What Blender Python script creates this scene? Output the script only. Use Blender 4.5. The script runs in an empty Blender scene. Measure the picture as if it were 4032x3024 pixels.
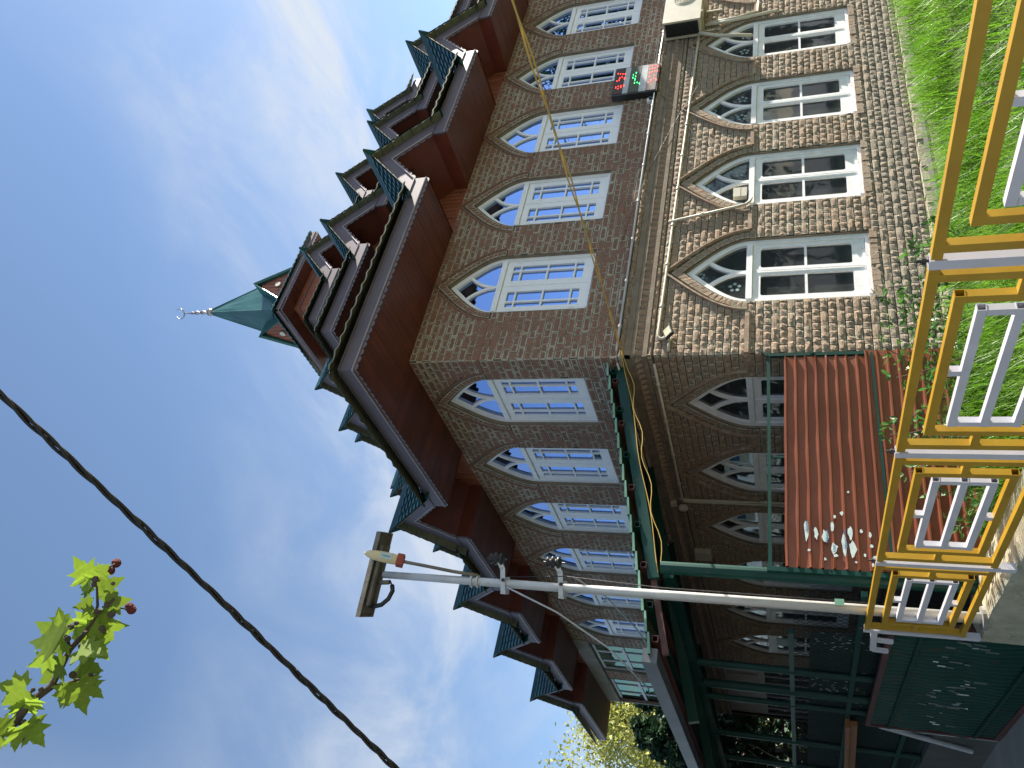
import bpy, math, random
from mathutils import Vector, Matrix
from mathutils.geometry import tessellate_polygon
random.seed(7)
R_ = math.radians
sc = bpy.context.scene
COL = sc.collection
# ------------------------------------------------------------------ camera, sky, sun, exposure
F = 3160.32                                   # focal length in photo pixels (4032 wide)
M = Matrix(((0.18905316, 0.79817484, -0.57199286), (0.27153418, -0.60227692, -0.75068749), (-0.94367796, -0.01339577, -0.33059410)))
cam = bpy.data.cameras.new('camera'); cam.sensor_fit = 'HORIZONTAL'; cam.sensor_width = 36; cam.lens = F / 4032 * 36
cam.clip_start = 0.05; cam.clip_end = 3000
camo = bpy.data.objects.new('camera', cam); COL.objects.link(camo); camo.matrix_world = M.to_4x4(); sc.camera = camo
SUN_AZ, SUN_EL = R_(-9.5), R_(24)
w = bpy.data.worlds.new('World'); sc.world = w; w.use_nodes = True
nt = w.node_tree; nt.nodes.clear()
def N(t, typ, **k):
    n = t.nodes.new(typ)
    for a, b in k.items(): setattr(n, a, b)
    return n
out = N(nt, 'ShaderNodeOutputWorld'); bg = N(nt, 'ShaderNodeBackground'); bg.inputs[1].default_value = 0.08
sky = N(nt, 'ShaderNodeTexSky', sky_type='NISHITA', sun_disc=False, sun_elevation=SUN_EL, sun_rotation=R_(90) - SUN_AZ, altitude=1000, air_density=1.0, dust_density=0.6, ozone_density=2.6)
tc = N(nt, 'ShaderNodeTexCoord'); sep = N(nt, 'ShaderNodeSeparateXYZ'); nt.links.new(tc.outputs['Generated'], sep.inputs[0])
def wm(op, a, b=None, c=None):
    n = N(nt, 'ShaderNodeMath', operation=op)
    for i, v in enumerate((a, b, c)):
        if v is None: continue
        if isinstance(v, (int, float)): n.inputs[i].default_value = v
        else: nt.links.new(v, n.inputs[i])
    return n.outputs[0]
zz = wm('ADD', wm('MAXIMUM', sep.outputs[2], 0.0), 0.12)
cmb = N(nt, 'ShaderNodeCombineXYZ'); nt.links.new(wm('DIVIDE', sep.outputs[0], zz), cmb.inputs[0]); nt.links.new(wm('DIVIDE', sep.outputs[1], zz), cmb.inputs[1])
def wnoise(sc_, det, rough, dist, off):
    mp = N(nt, 'ShaderNodeMapping'); mp.inputs['Location'].default_value = off; mp.inputs['Scale'].default_value = (1.0, 0.62, 1); mp.inputs['Rotation'].default_value = (0, 0, R_(35))
    nt.links.new(cmb.outputs[0], mp.inputs[0])
    n = N(nt, 'ShaderNodeTexNoise'); n.inputs['Scale'].default_value = sc_; n.inputs['Detail'].default_value = det; n.inputs['Roughness'].default_value = rough; n.inputs['Distortion'].default_value = dist
    nt.links.new(mp.outputs[0], n.inputs['Vector']); return n.outputs[0]
def wramp(v, a, b):
    m = N(nt, 'ShaderNodeMapRange', interpolation_type='SMOOTHSTEP'); m.inputs[1].default_value = a; m.inputs[2].default_value = b
    nt.links.new(v, m.inputs[0]); return m.outputs[0]
big = wramp(wnoise(0.9, 3, 0.5, 0.3, (3.1, 1.4, 0)), 0.36, 0.66)
lowm = wramp(sep.outputs[2], 0.86, 0.42)
fine = wramp(wnoise(3.4, 8, 0.60, 0.5, (0.3, 2.2, 0)), 0.36, 0.72)
cl = wm('MULTIPLY', wm('SUBTRACT', wm('ADD', wm('MULTIPLY', big, 0.85), wm('MULTIPLY', lowm, 0.42)), 0.24), wm('ADD', wm('MULTIPLY', fine, 0.80), 0.16))
cl = wm('MAXIMUM', wm('MINIMUM', cl, 0.92), 0.0)
hz = N(nt, 'ShaderNodeMix', data_type='RGBA'); hz.inputs[0].default_value = 0.08; nt.links.new(sky.outputs[0], hz.inputs[6]); hz.inputs[7].default_value = (2.3, 3.1, 3.7, 1)
mix = N(nt, 'ShaderNodeMix', data_type='RGBA'); nt.links.new(cl, mix.inputs[0]); nt.links.new(hz.outputs[2], mix.inputs[6]); mix.inputs[7].default_value = (3.3, 3.5, 3.75, 1)
nt.links.new(mix.outputs[2], bg.inputs[0]); nt.links.new(bg.outputs[0], out.inputs[0])
sd = bpy.data.lights.new('sun', 'SUN'); sd.energy = 5.0; sd.angle = R_(0.53); sd.color = (1.0, 0.93, 0.82)
so = bpy.data.objects.new('sun', sd); COL.objects.link(so)
SUNV = Vector((math.cos(SUN_EL) * math.cos(SUN_AZ), math.cos(SUN_EL) * math.sin(SUN_AZ), math.sin(SUN_EL)))
so.rotation_euler = (-SUNV).to_track_quat('-Z', 'Y').to_euler(); so.location = SUNV * 60
sc.view_settings.view_transform = 'Standard'; sc.view_settings.look = 'None'; sc.view_settings.exposure = 1.58; sc.view_settings.gamma = 1
sc.render.engine = 'CYCLES'
# ------------------------------------------------------------------ design helpers
CX, CY = 5.42809, 6.67052                     # building corner seen from the camera (origin = eye, 1.5 m above the lawn)
def ray(x, y): return M @ Vector((x - 2016, 1512 - y, -F))
def onp(x, y, ax, val):
    d = ray(x, y); return d * (val / d[ax])
def atd(x, y, dist): return ray(x, y).normalized() * dist
def W(x, y, z): return Vector((CX + x, CY + y, z))
def mR(s, n, z): return (CX + s, CY - n, z)
def mL(s, n, z): return (CX - n, CY + s, z)
def wloc(o):
    v = Vector((0, 0, 0))
    while o is not None: v += o.location; o = o.parent
    return v
class MB:
    def __init__(s): s.v = []; s.f = []; s.r = []; s.uv = []; s.mi = []
    def add(s, vs, fs, rnd=None, uvs=None, mi=0):
        b = len(s.v); s.v += [tuple(p) for p in vs]
        r = random.random() if rnd is None else rnd
        for k, f in enumerate(fs):
            s.f.append(tuple(i + b for i in f)); s.r.append(r); s.mi.append(mi)
            if uvs: s.uv += [uvs[i] for i in f]
            else: s.uv += [(0.5, 0.5)] * len(f)
        return s
    def box(s, a, b, **k):
        (x0, y0, z0), (x1, y1, z1) = a, b
        s.add([(x0,y0,z0),(x1,y0,z0),(x1,y1,z0),(x0,y1,z0),(x0,y0,z1),(x1,y0,z1),(x1,y1,z1),(x0,y1,z1)],
              [(0,3,2,1),(4,5,6,7),(0,1,5,4),(1,2,6,5),(2,3,7,6),(3,0,4,7)], **k); return s
    def mbox(s, m, a, b, **k):
        (x0, y0, z0), (x1, y1, z1) = a, b
        c = [(x0,y0,z0),(x1,y0,z0),(x1,y1,z0),(x0,y1,z0),(x0,y0,z1),(x1,y0,z1),(x1,y1,z1),(x0,y1,z1)]
        s.add([m(*p) for p in c], [(0,3,2,1),(4,5,6,7),(0,1,5,4),(1,2,6,5),(2,3,7,6),(3,0,4,7)], **k); return s
    def bar(s, p, q, wd, ht, up=(0,0,1), **k):
        p, q = Vector(p), Vector(q); d = (q - p).normalized(); u = Vector(up)
        if abs(d.dot(u)) > .99: u = Vector((0,1,0))
        r = d.cross(u).normalized(); u = r.cross(d).normalized()
        c = [e + r * (wd/2 * i) + u * (ht/2 * j) for e in (p, q) for i, j in ((-1,-1),(1,-1),(1,1),(-1,1))]
        s.add(c, [(0,1,2,3),(7,6,5,4),(0,4,5,1),(1,5,6,2),(2,6,7,3),(3,7,4,0)], **k); return s
    def tubebar(s, p, q, wd, t=.004, up=(0,0,1)):        # hollow square tube, open ends
        p, q = Vector(p), Vector(q); d = (q - p).normalized(); u = Vector(up)
        if abs(d.dot(u)) > .99: u = Vector((0,1,0))
        r = d.cross(u).normalized(); u = r.cross(d).normalized()
        c = []
        for e in (p, q):
            for h in (wd/2, wd/2 - t):
                for i, j in ((-1,-1),(1,-1),(1,1),(-1,1)): c.append(e + r*(h*i) + u*(h*j))
        fs = []
        for i in range(4):
            j = (i+1) % 4
            fs += [(i, 8+i, 8+j, j), (4+i, 4+j, 12+j, 12+i), (i, j, 4+j, 4+i), (8+i, 12+i, 12+j, 8+j)]
        s.add(c, fs); return s
    def tube(s, pts, r, n=8, closed=False, caps=True, **k):
        pts = [Vector(p) for p in pts]; m = len(pts); rs = r if isinstance(r, (list, tuple)) else [r] * m
        vs = []; prev = None
        for i, p in enumerate(pts):
            d = (pts[min(i+1, m-1)] - pts[max(i-1, 0)])
            if closed: d = pts[(i+1) % m] - pts[i-1]
            d.normalize()
            if prev is None:
                a = Vector((0,0,1)) if abs(d.z) < .9 else Vector((1,0,0)); prev = d.cross(a).normalized()
            prev = (prev - d * prev.dot(d)).normalized(); b = d.cross(prev)
            for j in range(n):
                t = 2 * math.pi * j / n; vs.append(p + (prev * math.cos(t) + b * math.sin(t)) * rs[i])
        fs = []
        for i in range(m if closed else m - 1):
            i2 = (i + 1) % m
            for j in range(n): fs.append((i*n+j, i*n+(j+1) % n, i2*n+(j+1) % n, i2*n+j))
        if caps and not closed: fs += [tuple(range(n))[::-1], tuple(range((m-1)*n, m*n))]
        s.add(vs, fs, **k); return s
    def lathe(s, prof, c=(0,0,0), n=16, **k):              # prof: (radius, z)
        vs = []
        for r, z in prof:
            for j in range(n):
                t = 2*math.pi*j/n; vs.append((c[0]+r*math.cos(t), c[1]+r*math.sin(t), c[2]+z))
        fs = [(i*n+j, i*n+(j+1) % n, (i+1)*n+(j+1) % n, (i+1)*n+j) for i in range(len(prof)-1) for j in range(n)]
        s.add(vs, fs, **k); return s
    def sphere(s, c, r, n=10, **k):
        prof = [(max(1e-4, r*math.sin(math.pi*i/n)), -r*math.cos(math.pi*i/n)) for i in range(n+1)]
        return s.lathe(prof, c, n + 4, **k)
    def strip(s, A, B, y0, y1, m, closed=False, **k):      # two 2-D polylines (s,z) joined and given depth y0..y1
        n = len(A); vs = []
        for P in (A, B):
            for y in (y0, y1): vs += [m(p[0], y, p[1]) for p in P]
        a0, a1, b0, b1 = 0, n, 2*n, 3*n; fs = []
        for i in range(n if closed else n - 1):
            j = (i+1) % n
            fs += [(a1+i, a1+j, b1+j, b1+i), (a0+i, b0+i, b0+j, a0+j), (a0+i, a0+j, a1+j, a1+i), (b0+i, b1+i, b1+j, b0+j)]
        if not closed: fs += [(a0, a1, b1, b0), (a0+n-1, b0+n-1, b1+n-1, a1+n-1)]
        s.add(vs, fs, **k); return s
    def poly(s, pts, y0, y1, m, **k):                      # convex or simple 2-D polygon extruded
        n = len(pts); vs = [m(p[0], y0, p[1]) for p in pts] + [m(p[0], y1, p[1]) for p in pts]
        tr = tessellate_polygon([[Vector((p[0], p[1], 0)) for p in pts]])
        fs = [tuple(t) for t in tr] + [tuple(i+n for i in reversed(t)) for t in tr] + [(i, (i+1) % n, (i+1) % n + n, i+n) for i in range(n)]
        s.add(vs, fs, **k); return s
    def mesh(s, name, mats, smooth=False, off=(0,0,0)):
        me = bpy.data.meshes.new(name)
        ox, oy, oz = off
        me.from_pydata([(x-ox, y-oy, z-oz) for x, y, z in s.v], [], s.f)
        a = me.attributes.new('rnd', 'FLOAT', 'FACE'); a.data.foreach_set('value', s.r)
        u = me.uv_layers.new(name='UVMap'); u.data.foreach_set('uv', [c for p in s.uv for c in p])
        for m in (mats if isinstance(mats, (list, tuple)) else [mats]): me.materials.append(m)
        me.polygons.foreach_set('material_index', s.mi)
        if smooth: me.polygons.foreach_set('use_smooth', [True] * len(s.f))
        me.update(); return me
    def build(s, name, mats, parent=None, smooth=False, world=True, origin=None):
        off = wloc(parent) if (world and parent) else Vector((0,0,0))
        loc = Vector((0,0,0))
        if origin is not None: loc = Vector(origin) - off; off = Vector(origin)
        o = bpy.data.objects.new(name, s.mesh(name, mats, smooth, off)); COL.objects.link(o)
        o.parent = parent; o.location = loc; return o
def tag(o, label, cat, group=None):
    o['label'] = label; o['category'] = cat
    if group: o['group'] = group
    return o
def kind(o, k): o['kind'] = k; return o
def thing(name, label, cat, loc=(0,0,0), group=None):
    o = bpy.data.objects.new(name, None); COL.objects.link(o); o.location = loc; o.empty_display_size = .2
    return tag(o, label, cat, group)
def copy_tree(o, parent=None):
    c = o.copy(); COL.objects.link(c); c.parent = parent
    for ch in list(o.children): copy_tree(ch, c)
    return c
ident = lambda x, y, z: (x, y, z)
# ------------------------------------------------------------------ materials
def pmat(name, c1, c2=None, scale=6, rough=.6, metal=0, bump=0, bscale=60, spec=.5, rndamt=0, c3=None, c3thr=(.62,.7), c3scale=9, stretch=(1,1,1), trans=0, coat=0, rough2=None):
    m = bpy.data.materials.new(name); m.use_nodes = True; t = m.node_tree; b = t.nodes['Principled BSDF']
    b.inputs['Roughness'].default_value = rough; b.inputs['Metallic'].default_value = metal; b.inputs['Specular IOR Level'].default_value = spec
    b.inputs['Coat Weight'].default_value = coat
    tcn = N(t, 'ShaderNodeTexCoord'); mp = N(t, 'ShaderNodeMapping'); mp.inputs['Scale'].default_value = stretch
    t.links.new(tcn.outputs['Object'], mp.inputs[0])
    def noise(sc_, det=5, ro=.55):
        n = N(t, 'ShaderNodeTexNoise'); n.inputs['Scale'].default_value = sc_; n.inputs['Detail'].default_value = det; n.inputs['Roughness'].default_value = ro
        t.links.new(mp.outputs[0], n.inputs['Vector']); return n.outputs[0]
    def rng(v, a, b_, lo=0, hi=1):
        r = N(t, 'ShaderNodeMapRange'); r.inputs[1].default_value = a; r.inputs[2].default_value = b_; r.inputs[3].default_value = lo; r.inputs[4].default_value = hi
        t.links.new(v, r.inputs[0]); return r.outputs[0]
    def mixc(f, a, b_):
        x = N(t, 'ShaderNodeMix', data_type='RGBA')
        if isinstance(f, float): x.inputs[0].default_value = f
        else: t.links.new(f, x.inputs[0])
        for i, c in ((6, a), (7, b_)):
            if isinstance(c, tuple): x.inputs[i].default_value = (*c, 1)
            else: t.links.new(c, x.inputs[i])
        return x.outputs[2]
    if c2 is None: c2 = tuple(x * .78 for x in c1)
    nz = noise(scale); col = mixc(rng(nz, .32, .68), c1, c2)
    if c3 is not None: col = mixc(rng(noise(c3scale, 7, .65), *c3thr), col, c3)
    if rndamt:
        at = N(t, 'ShaderNodeAttribute', attribute_name='rnd'); oi = N(t, 'ShaderNodeObjectInfo')
        ad = N(t, 'ShaderNodeMath', operation='ADD'); t.links.new(at.outputs['Fac'], ad.inputs[0]); t.links.new(oi.outputs['Random'], ad.inputs[1])
        fr = N(t, 'ShaderNodeMath', operation='FRACT'); t.links.new(ad.outputs[0], fr.inputs[0])
        hs = N(t, 'ShaderNodeHueSaturation'); t.links.new(rng(fr.outputs[0], 0, 1, 1 - rndamt, 1 + rndamt), hs.inputs['Value']); t.links.new(col, hs.inputs['Color']); col = hs.outputs[0]
    t.links.new(col, b.inputs['Base Color'])
    if rough2 is not None: t.links.new(rng(nz, .3, .7, rough, rough2), b.inputs['Roughness'])
    if bump:
        bp = N(t, 'ShaderNodeBump'); bp.inputs['Strength'].default_value = bump; bp.inputs['Distance'].default_value = .01
        t.links.new(noise(bscale, 6, .6), bp.inputs['Height']); t.links.new(bp.outputs[0], b.inputs['Normal'])
    if trans:
        tr = N(t, 'ShaderNodeBsdfTranslucent'); t.links.new(col, tr.inputs[0]); ms = N(t, 'ShaderNodeMixShader'); ms.inputs[0].default_value = trans
        t.links.new(b.outputs[0], ms.inputs[1]); t.links.new(tr.outputs[0], ms.inputs[2]); t.links.new(ms.outputs[0], t.nodes['Material Output'].inputs[0])
    return m
def brickmat(name, red, dark, mortar, smear, rough):
    """fired brick whose face is partly smeared with mortar from the edges inwards (ragged edge)"""
    m = bpy.data.materials.new(name); m.use_nodes = True; t = m.node_tree; b = t.nodes['Principled BSDF']; L = t.links.new
    b.inputs['Roughness'].default_value = .9; b.inputs['Specular IOR Level'].default_value = .25
    tcn = N(t, 'ShaderNodeTexCoord'); geo = N(t, 'ShaderNodeNewGeometry')
    def mth(op, a, c=None):
        n = N(t, 'ShaderNodeMath', operation=op)
        for i, v in enumerate((a, c)):
            if v is None: continue
            if isinstance(v, (int, float)): n.inputs[i].default_value = v
            else: L(v, n.inputs[i])
        return n.outputs[0]
    def noise(sc_, det=4, ro=.6):
        n = N(t, 'ShaderNodeTexNoise'); n.inputs['Scale'].default_value = sc_; n.inputs['Detail'].default_value = det; n.inputs['Roughness'].default_value = ro
        L(geo.outputs['Position'], n.inputs['Vector']); return n.outputs[0]
    def rng(v, a, c, lo=0., hi=1.):
        r = N(t, 'ShaderNodeMapRange'); L(v, r.inputs[0])
        for i, x in enumerate((a, c, lo, hi)): r.inputs[i+1].default_value = x
        return r.outputs[0]
    def mixc(f, a, c):
        x = N(t, 'ShaderNodeMix', data_type='RGBA'); L(f, x.inputs[0])
        for i, q in ((6, a), (7, c)):
            if isinstance(q, tuple): x.inputs[i].default_value = (*q, 1)
            else: L(q, x.inputs[i])
        return x.outputs[2]
    at = N(t, 'ShaderNodeAttribute', attribute_name='rnd'); oi = N(t, 'ShaderNodeObjectInfo')
    fr = mth('FRACT', mth('ADD', at.outputs['Fac'], oi.outputs['Random']))
    col = mixc(fr, red, dark); col = mixc(rng(noise(38), .35, .75), col, tuple(x * .55 for x in red))
    su = N(t, 'ShaderNodeSeparateXYZ'); L(tcn.outputs['UV'], su.inputs[0])
    eu = mth('MINIMUM', su.outputs[0], mth('SUBTRACT', 1., su.outputs[0])); ev = mth('MINIMUM', su.outputs[1], mth('SUBTRACT', 1., su.outputs[1]))
    e = mth('MINIMUM', mth('MULTIPLY', eu, 2.2), ev)            # 0 at the arris .. 0.5 middle
    big = rng(noise(1.6, 3), .35, .65, -.05, .07)
    thr = mth('ADD', mth('MULTIPLY', mth('SUBTRACT', noise(55, 3), .5), .55), mth('ADD', smear, big))
    thr = mth('ADD', thr, mth('MULTIPLY', mth('SUBTRACT', fr, .5), .18))
    k = rng(mth('SUBTRACT', thr, e), -.02, .06)
    mcol = mixc(rng(noise(9), .35, .65), mortar, tuple(x * .66 for x in mortar))
    col = mixc(k, col, mcol)
    if name == 'brick_low':                                       # rain-splash grime on the bottom courses
        sp_ = N(t, 'ShaderNodeSeparateXYZ'); L(geo.outputs['Position'], sp_.inputs[0])
        gk = rng(mth('ADD', sp_.outputs[2], mth('MULTIPLY', noise(2.6, 4), -.9)), -1.15, -1.55, 0., .7)
        col = mixc(gk, col, (.30, .265, .21))
    L(col, b.inputs['Base Color'])
    bp = N(t, 'ShaderNodeBump'); bp.inputs['Strength'].default_value = rough; bp.inputs['Distance'].default_value = .012
    L(mth('ADD', noise(70, 6, .65), mth('MULTIPLY', k, .25)), bp.inputs['Height']); L(bp.outputs[0], b.inputs['Normal'])
    return m
def glassmat(name, tint, refl, rough=.015, gloss=(.75,.82,.95), dust=0):
    """window glass: dark see-through pane mixed with a mirror coat, a little wavy"""
    m = bpy.data.materials.new(name); m.use_nodes = True; t = m.node_tree; L = t.links.new; t.nodes.remove(t.nodes['Principled BSDF'])
    g = N(t, 'ShaderNodeBsdfGlossy'); g.inputs['Roughness'].default_value = rough; g.inputs['Color'].default_value = (*gloss, 1)
    tr = N(t, 'ShaderNodeBsdfTransparent'); tr.inputs[0].default_value = (*tint, 1)
    lw = N(t, 'ShaderNodeLayerWeight'); lw.inputs[0].default_value = .5
    pw = N(t, 'ShaderNodeMath', operation='POWER'); L(lw.outputs['Facing'], pw.inputs[0]); pw.inputs[1].default_value = 4.0
    mr = N(t, 'ShaderNodeMapRange'); L(pw.outputs[0], mr.inputs[0]); mr.inputs[1].default_value = 0; mr.inputs[2].default_value = 1; mr.inputs[3].default_value = refl; mr.inputs[4].default_value = 1
    tcn = N(t, 'ShaderNodeTexCoord'); n = N(t, 'ShaderNodeTexNoise'); n.inputs['Scale'].default_value = 2.2; L(tcn.outputs['Object'], n.inputs['Vector'])
    bp = N(t, 'ShaderNodeBump'); bp.inputs['Strength'].default_value = .06; bp.inputs['Distance'].default_value = .05; L(n.outputs[0], bp.inputs['Height']); L(bp.outputs[0], g.inputs['Normal'])
    if dust:
        df = N(t, 'ShaderNodeBsdfDiffuse'); df.inputs[0].default_value = (.085, .095, .095, 1); m0 = N(t, 'ShaderNodeMixShader'); m0.inputs[0].default_value = dust
        L(tr.outputs[0], m0.inputs[1]); L(df.outputs[0], m0.inputs[2]); tr = m0
    ms = N(t, 'ShaderNodeMixShader'); L(mr.outputs[0], ms.inputs[0]); L(tr.outputs[0], ms.inputs[1]); L(g.outputs[0], ms.inputs[2]); L(ms.outputs[0], t.nodes['Material Output'].inputs[0])
    return m
def emat(name, c, s):
    m = bpy.data.materials.new(name); m.use_nodes = True; b = m.node_tree.nodes['Principled BSDF']
    b.inputs['Base Color'].default_value = (*[x*.3 for x in c], 1); b.inputs['Emission Color'].default_value = (*c, 1); b.inputs['Emission Strength'].default_value = s; return m
MT = dict(
    brick_up=brickmat('brick_up', (.31,.165,.115), (.22,.125,.09), (.52,.47,.37), .14, .6),
    brick_low=brickmat('brick_low', (.42,.30,.21), (.32,.235,.17), (.53,.47,.36), .07, .9),
    mortar=pmat('mortar', (.25,.205,.135), (.15,.125,.085), 14, .95, bump=.6, bscale=90),
    joint=pmat('joint', (.06,.05,.036), (.10,.085,.06), 20, .95, bump=.6, bscale=90),
    render_=pmat('render', (.25,.195,.14), (.17,.13,.095), 9, .95, bump=.5, bscale=70),
    white=pmat('white_paint', (.88,.87,.87), (.83,.82,.82), 12, .42, bump=.05, bscale=40),
    white_old=pmat('white_paint_chipped', (.87,.85,.84), (.77,.75,.74), 9, .5, bump=.1, bscale=40, c3=(.28,.19,.13), c3thr=(.665,.69), c3scale=13),
    glass_up=glassmat('mirror_glass', (.02,.03,.06), .62, .012, (.38,.54,.92)),
    glass_low=glassmat('clear_glass', (.42,.45,.44), .045, .03, dust=.42),
    glass_green=glassmat('green_glass', (.05,.12,.08), .11, .02, (.55,.85,.68), dust=.3),
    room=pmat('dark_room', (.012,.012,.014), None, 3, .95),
    soffit=pmat('soffit_board', (.14,.035,.021), (.10,.025,.015), 5, .38, rndamt=.16, bump=.04, bscale=30, spec=.4),
    panel=pmat('brown_panel', (.31,.10,.05), (.23,.07,.036), 6, .5, rndamt=.1),
    fascia=pmat('fascia_metal', (.155,.13,.15), (.125,.105,.125), 3, .55, metal=.1, spec=.25, bump=.05, bscale=6, c3=(.12,.09,.10), c3thr=(.62,.8), c3scale=4),
    bead=pmat('fascia_bead', (.42,.36,.36), None, 5, .35, metal=.2),
    tile=pmat('green_tile', (.013,.062,.066), (.022,.088,.086), 7, .28, metal=.25, rndamt=.3, c3=(.09,.11,.085), c3thr=(.6,.75), c3scale=6),
    tile_lip=pmat('tile_lip', (.018,.04,.036), (.045,.052,.035), 6, .7, rndamt=.2, spec=.12),
    tile_under=pmat('tile_underside', (.15,.145,.085), (.085,.09,.055), 8, .8, bump=.3, bscale=30),
    spire=pmat('spire_sheet', (.022,.098,.094), (.035,.135,.122), 1.6, .32, metal=.35, bump=.5, bscale=2.2),
    finial=pmat('finial_metal', (.40,.36,.34), (.3,.26,.24), 9, .28, metal=.8),
    cream=pmat('cream_plastic', (.58,.53,.42), (.52,.47,.36), 10, .5),
    gutter=pmat('gutter_metal', (.15,.155,.17), (.10,.105,.115), 3, .45, metal=.2),
    grey_pipe=pmat('grey_pipe', (.56,.56,.57), None, 8, .45),
    hood=pmat('moulded_brick', (.35,.23,.16), (.26,.18,.125), 12, .9, bump=.6, bscale=60, c3=(.38,.315,.225), c3thr=(.5,.6)),
    yellow=pmat('yellow_paint', (.50,.29,.018), (.42,.23,.013), 4, .42, bump=.06, bscale=30, c3=(.30,.19,.05), c3thr=(.66,.74), c3scale=5, stretch=(1,1,1)),
    wsteel=pmat('white_steel', (.66,.64,.68), (.58,.56,.60), 5, .45, bump=.05, bscale=30, c3=(.34,.32,.30), c3thr=(.66,.76), c3scale=6),
    redsheet=pmat('red_sheet', (.26,.083,.045), (.20,.062,.034), 2.2, .33, metal=.25, bump=.10, bscale=5, c3=(.30,.12,.08), c3thr=(.66,.72), c3scale=11),
    paper=pmat('torn_paper', (.62,.66,.62), (.40,.55,.55), 20, .8),
    ink=pmat('poster_ink', (.03,.16,.32), None, 8, .8),
    green=pmat('green_paint', (.004,.036,.028), (.006,.050,.040), 3, .42, bump=.05, bscale=20, spec=.22, c3=(.05,.06,.045), c3thr=(.64,.72), c3scale=7),
    green_pale=pmat('pale_green_sheet', (.20,.38,.27), (.13,.28,.20), 5, .4),
    gate_green=pmat('gate_green', (.006,.055,.042), (.010,.072,.054), 3, .4, spec=.4, c3=(.06,.05,.035), c3thr=(.60,.70), c3scale=6, stretch=(1,1,.3)),
    net=pmat('green_net', (.006,.022,.017), (.010,.032,.024), 9, .9),
    tin_under=pmat('tin_underside', (.10,.095,.055), (.05,.065,.05), 6, .7),
    maroon=pmat('maroon_paint', (.105,.032,.026), (.075,.025,.02), 6, .5, bump=.1, c3=(.16,.08,.05), c3thr=(.62,.7)),
    galv=pmat('galvanised', (.60,.59,.57), (.50,.49,.475), 7, .38, metal=.15, bump=.08, bscale=20, c3=(.24,.12,.06), c3thr=(.69,.75), c3scale=9),
    black=pmat('black_rubber', (.012,.012,.013), None, 9, .5),
    dark=pmat('dark_plastic', (.02,.02,.023), None, 9, .45),
    greywood=pmat('weathered_alu', (.20,.175,.135), (.13,.11,.085), 8, .6, bump=.3, bscale=30),
    lampcream=pmat('lamp_shell', (.70,.58,.34), (.60,.49,.28), 5, .4),
    lampred=pmat('lamp_collar', (.34,.05,.02), None, 8, .5),
    yellow_wire=pmat('yellow_wire', (.60,.41,.10), (.5,.33,.07), 8, .5),
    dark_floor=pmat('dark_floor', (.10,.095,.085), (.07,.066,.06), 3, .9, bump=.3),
    concrete=pmat('concrete', (.30,.285,.25), (.21,.20,.175), 3.2, .92, bump=.5, bscale=45, c3=(.13,.12,.10), c3thr=(.6,.72), c3scale=5),
    kerb=pmat('old_plaster', (.47,.43,.31), (.33,.30,.21), 7, .92, bump=.9, bscale=30, c3=(.22,.20,.14), c3thr=(.60,.70), c3scale=12),
    road=pmat('road_concrete', (.36,.34,.30), (.28,.265,.235), 1.7, .9, bump=.4, bscale=60),
    turf=pmat('turf', (.13,.15,.05), (.09,.11,.035), 3, .95, bump=.6, bscale=30),
    soil=pmat('soil', (.055,.045,.03), (.035,.03,.02), 6, .95, bump=.6, bscale=30),
    grass=pmat('grass', (.085,.215,.016), (.145,.29,.026), 2.5, .5, rndamt=.35, trans=.5, c3=(.20,.24,.06), c3thr=(.66,.75), c3scale=4),
    vine=pmat('vine_leaf', (.055,.15,.03), (.09,.21,.04), 5, .45, rndamt=.3, trans=.35),
    stem=pmat('vine_stem', (.13,.09,.05), None, 8, .8),
    pleaf=pmat('plane_leaf', (.16,.26,.022), (.22,.31,.03), 6, .5, rndamt=.3, trans=.5),
    bark=pmat('bark', (.055,.042,.035), (.09,.07,.055), 30, .9, bump=.6, bscale=60),
    fruit=pmat('fruit_ball', (.16,.030,.028), (.09,.018,.016), 120, .9, bump=1.0, bscale=150),
    willow=pmat('willow_leaf', (.30,.33,.07), (.38,.38,.10), .8, .6, rndamt=.35, trans=.4),
    fir=pmat('fir_leaf', (.014,.045,.022), (.03,.075,.028), .6, .6, rndamt=.5, trans=.15),
    trunk=pmat('trunk', (.10,.08,.06), None, 12, .95, bump=.5, bscale=30),
    led_red=emat('led_red', (1, .03, .02), 3.2), led_green=emat('led_green', (.05, 1, .22), 2.4),
    led_panel=pmat('led_panel', (.045,.014,.012), None, 60, .6), led_panel2=pmat('led_panel2', (.07,.08,.05), None, 60, .6),
    silver=pmat('silver_strip', (.45,.46,.45), None, 6, .35, metal=.4),
    cloth=pmat('curtain_cloth', (.36,.34,.27), (.28,.26,.20), 6, .9),
    timber=pmat('grey_timber', (.30,.25,.225), (.24,.20,.18), 5, .65),
    timber2=pmat('orange_timber', (.30,.13,.045), (.22,.09,.03), 7, .55),
    lampglass=pmat('lamp_glass', (.55,.53,.38), None, 20, .25),
    white_led=pmat('white_disc', (.62,.60,.50), None, 8, .5),
    sticker=pmat('sticker', (.22,.32,.34), None, 30, .5),
)
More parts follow.
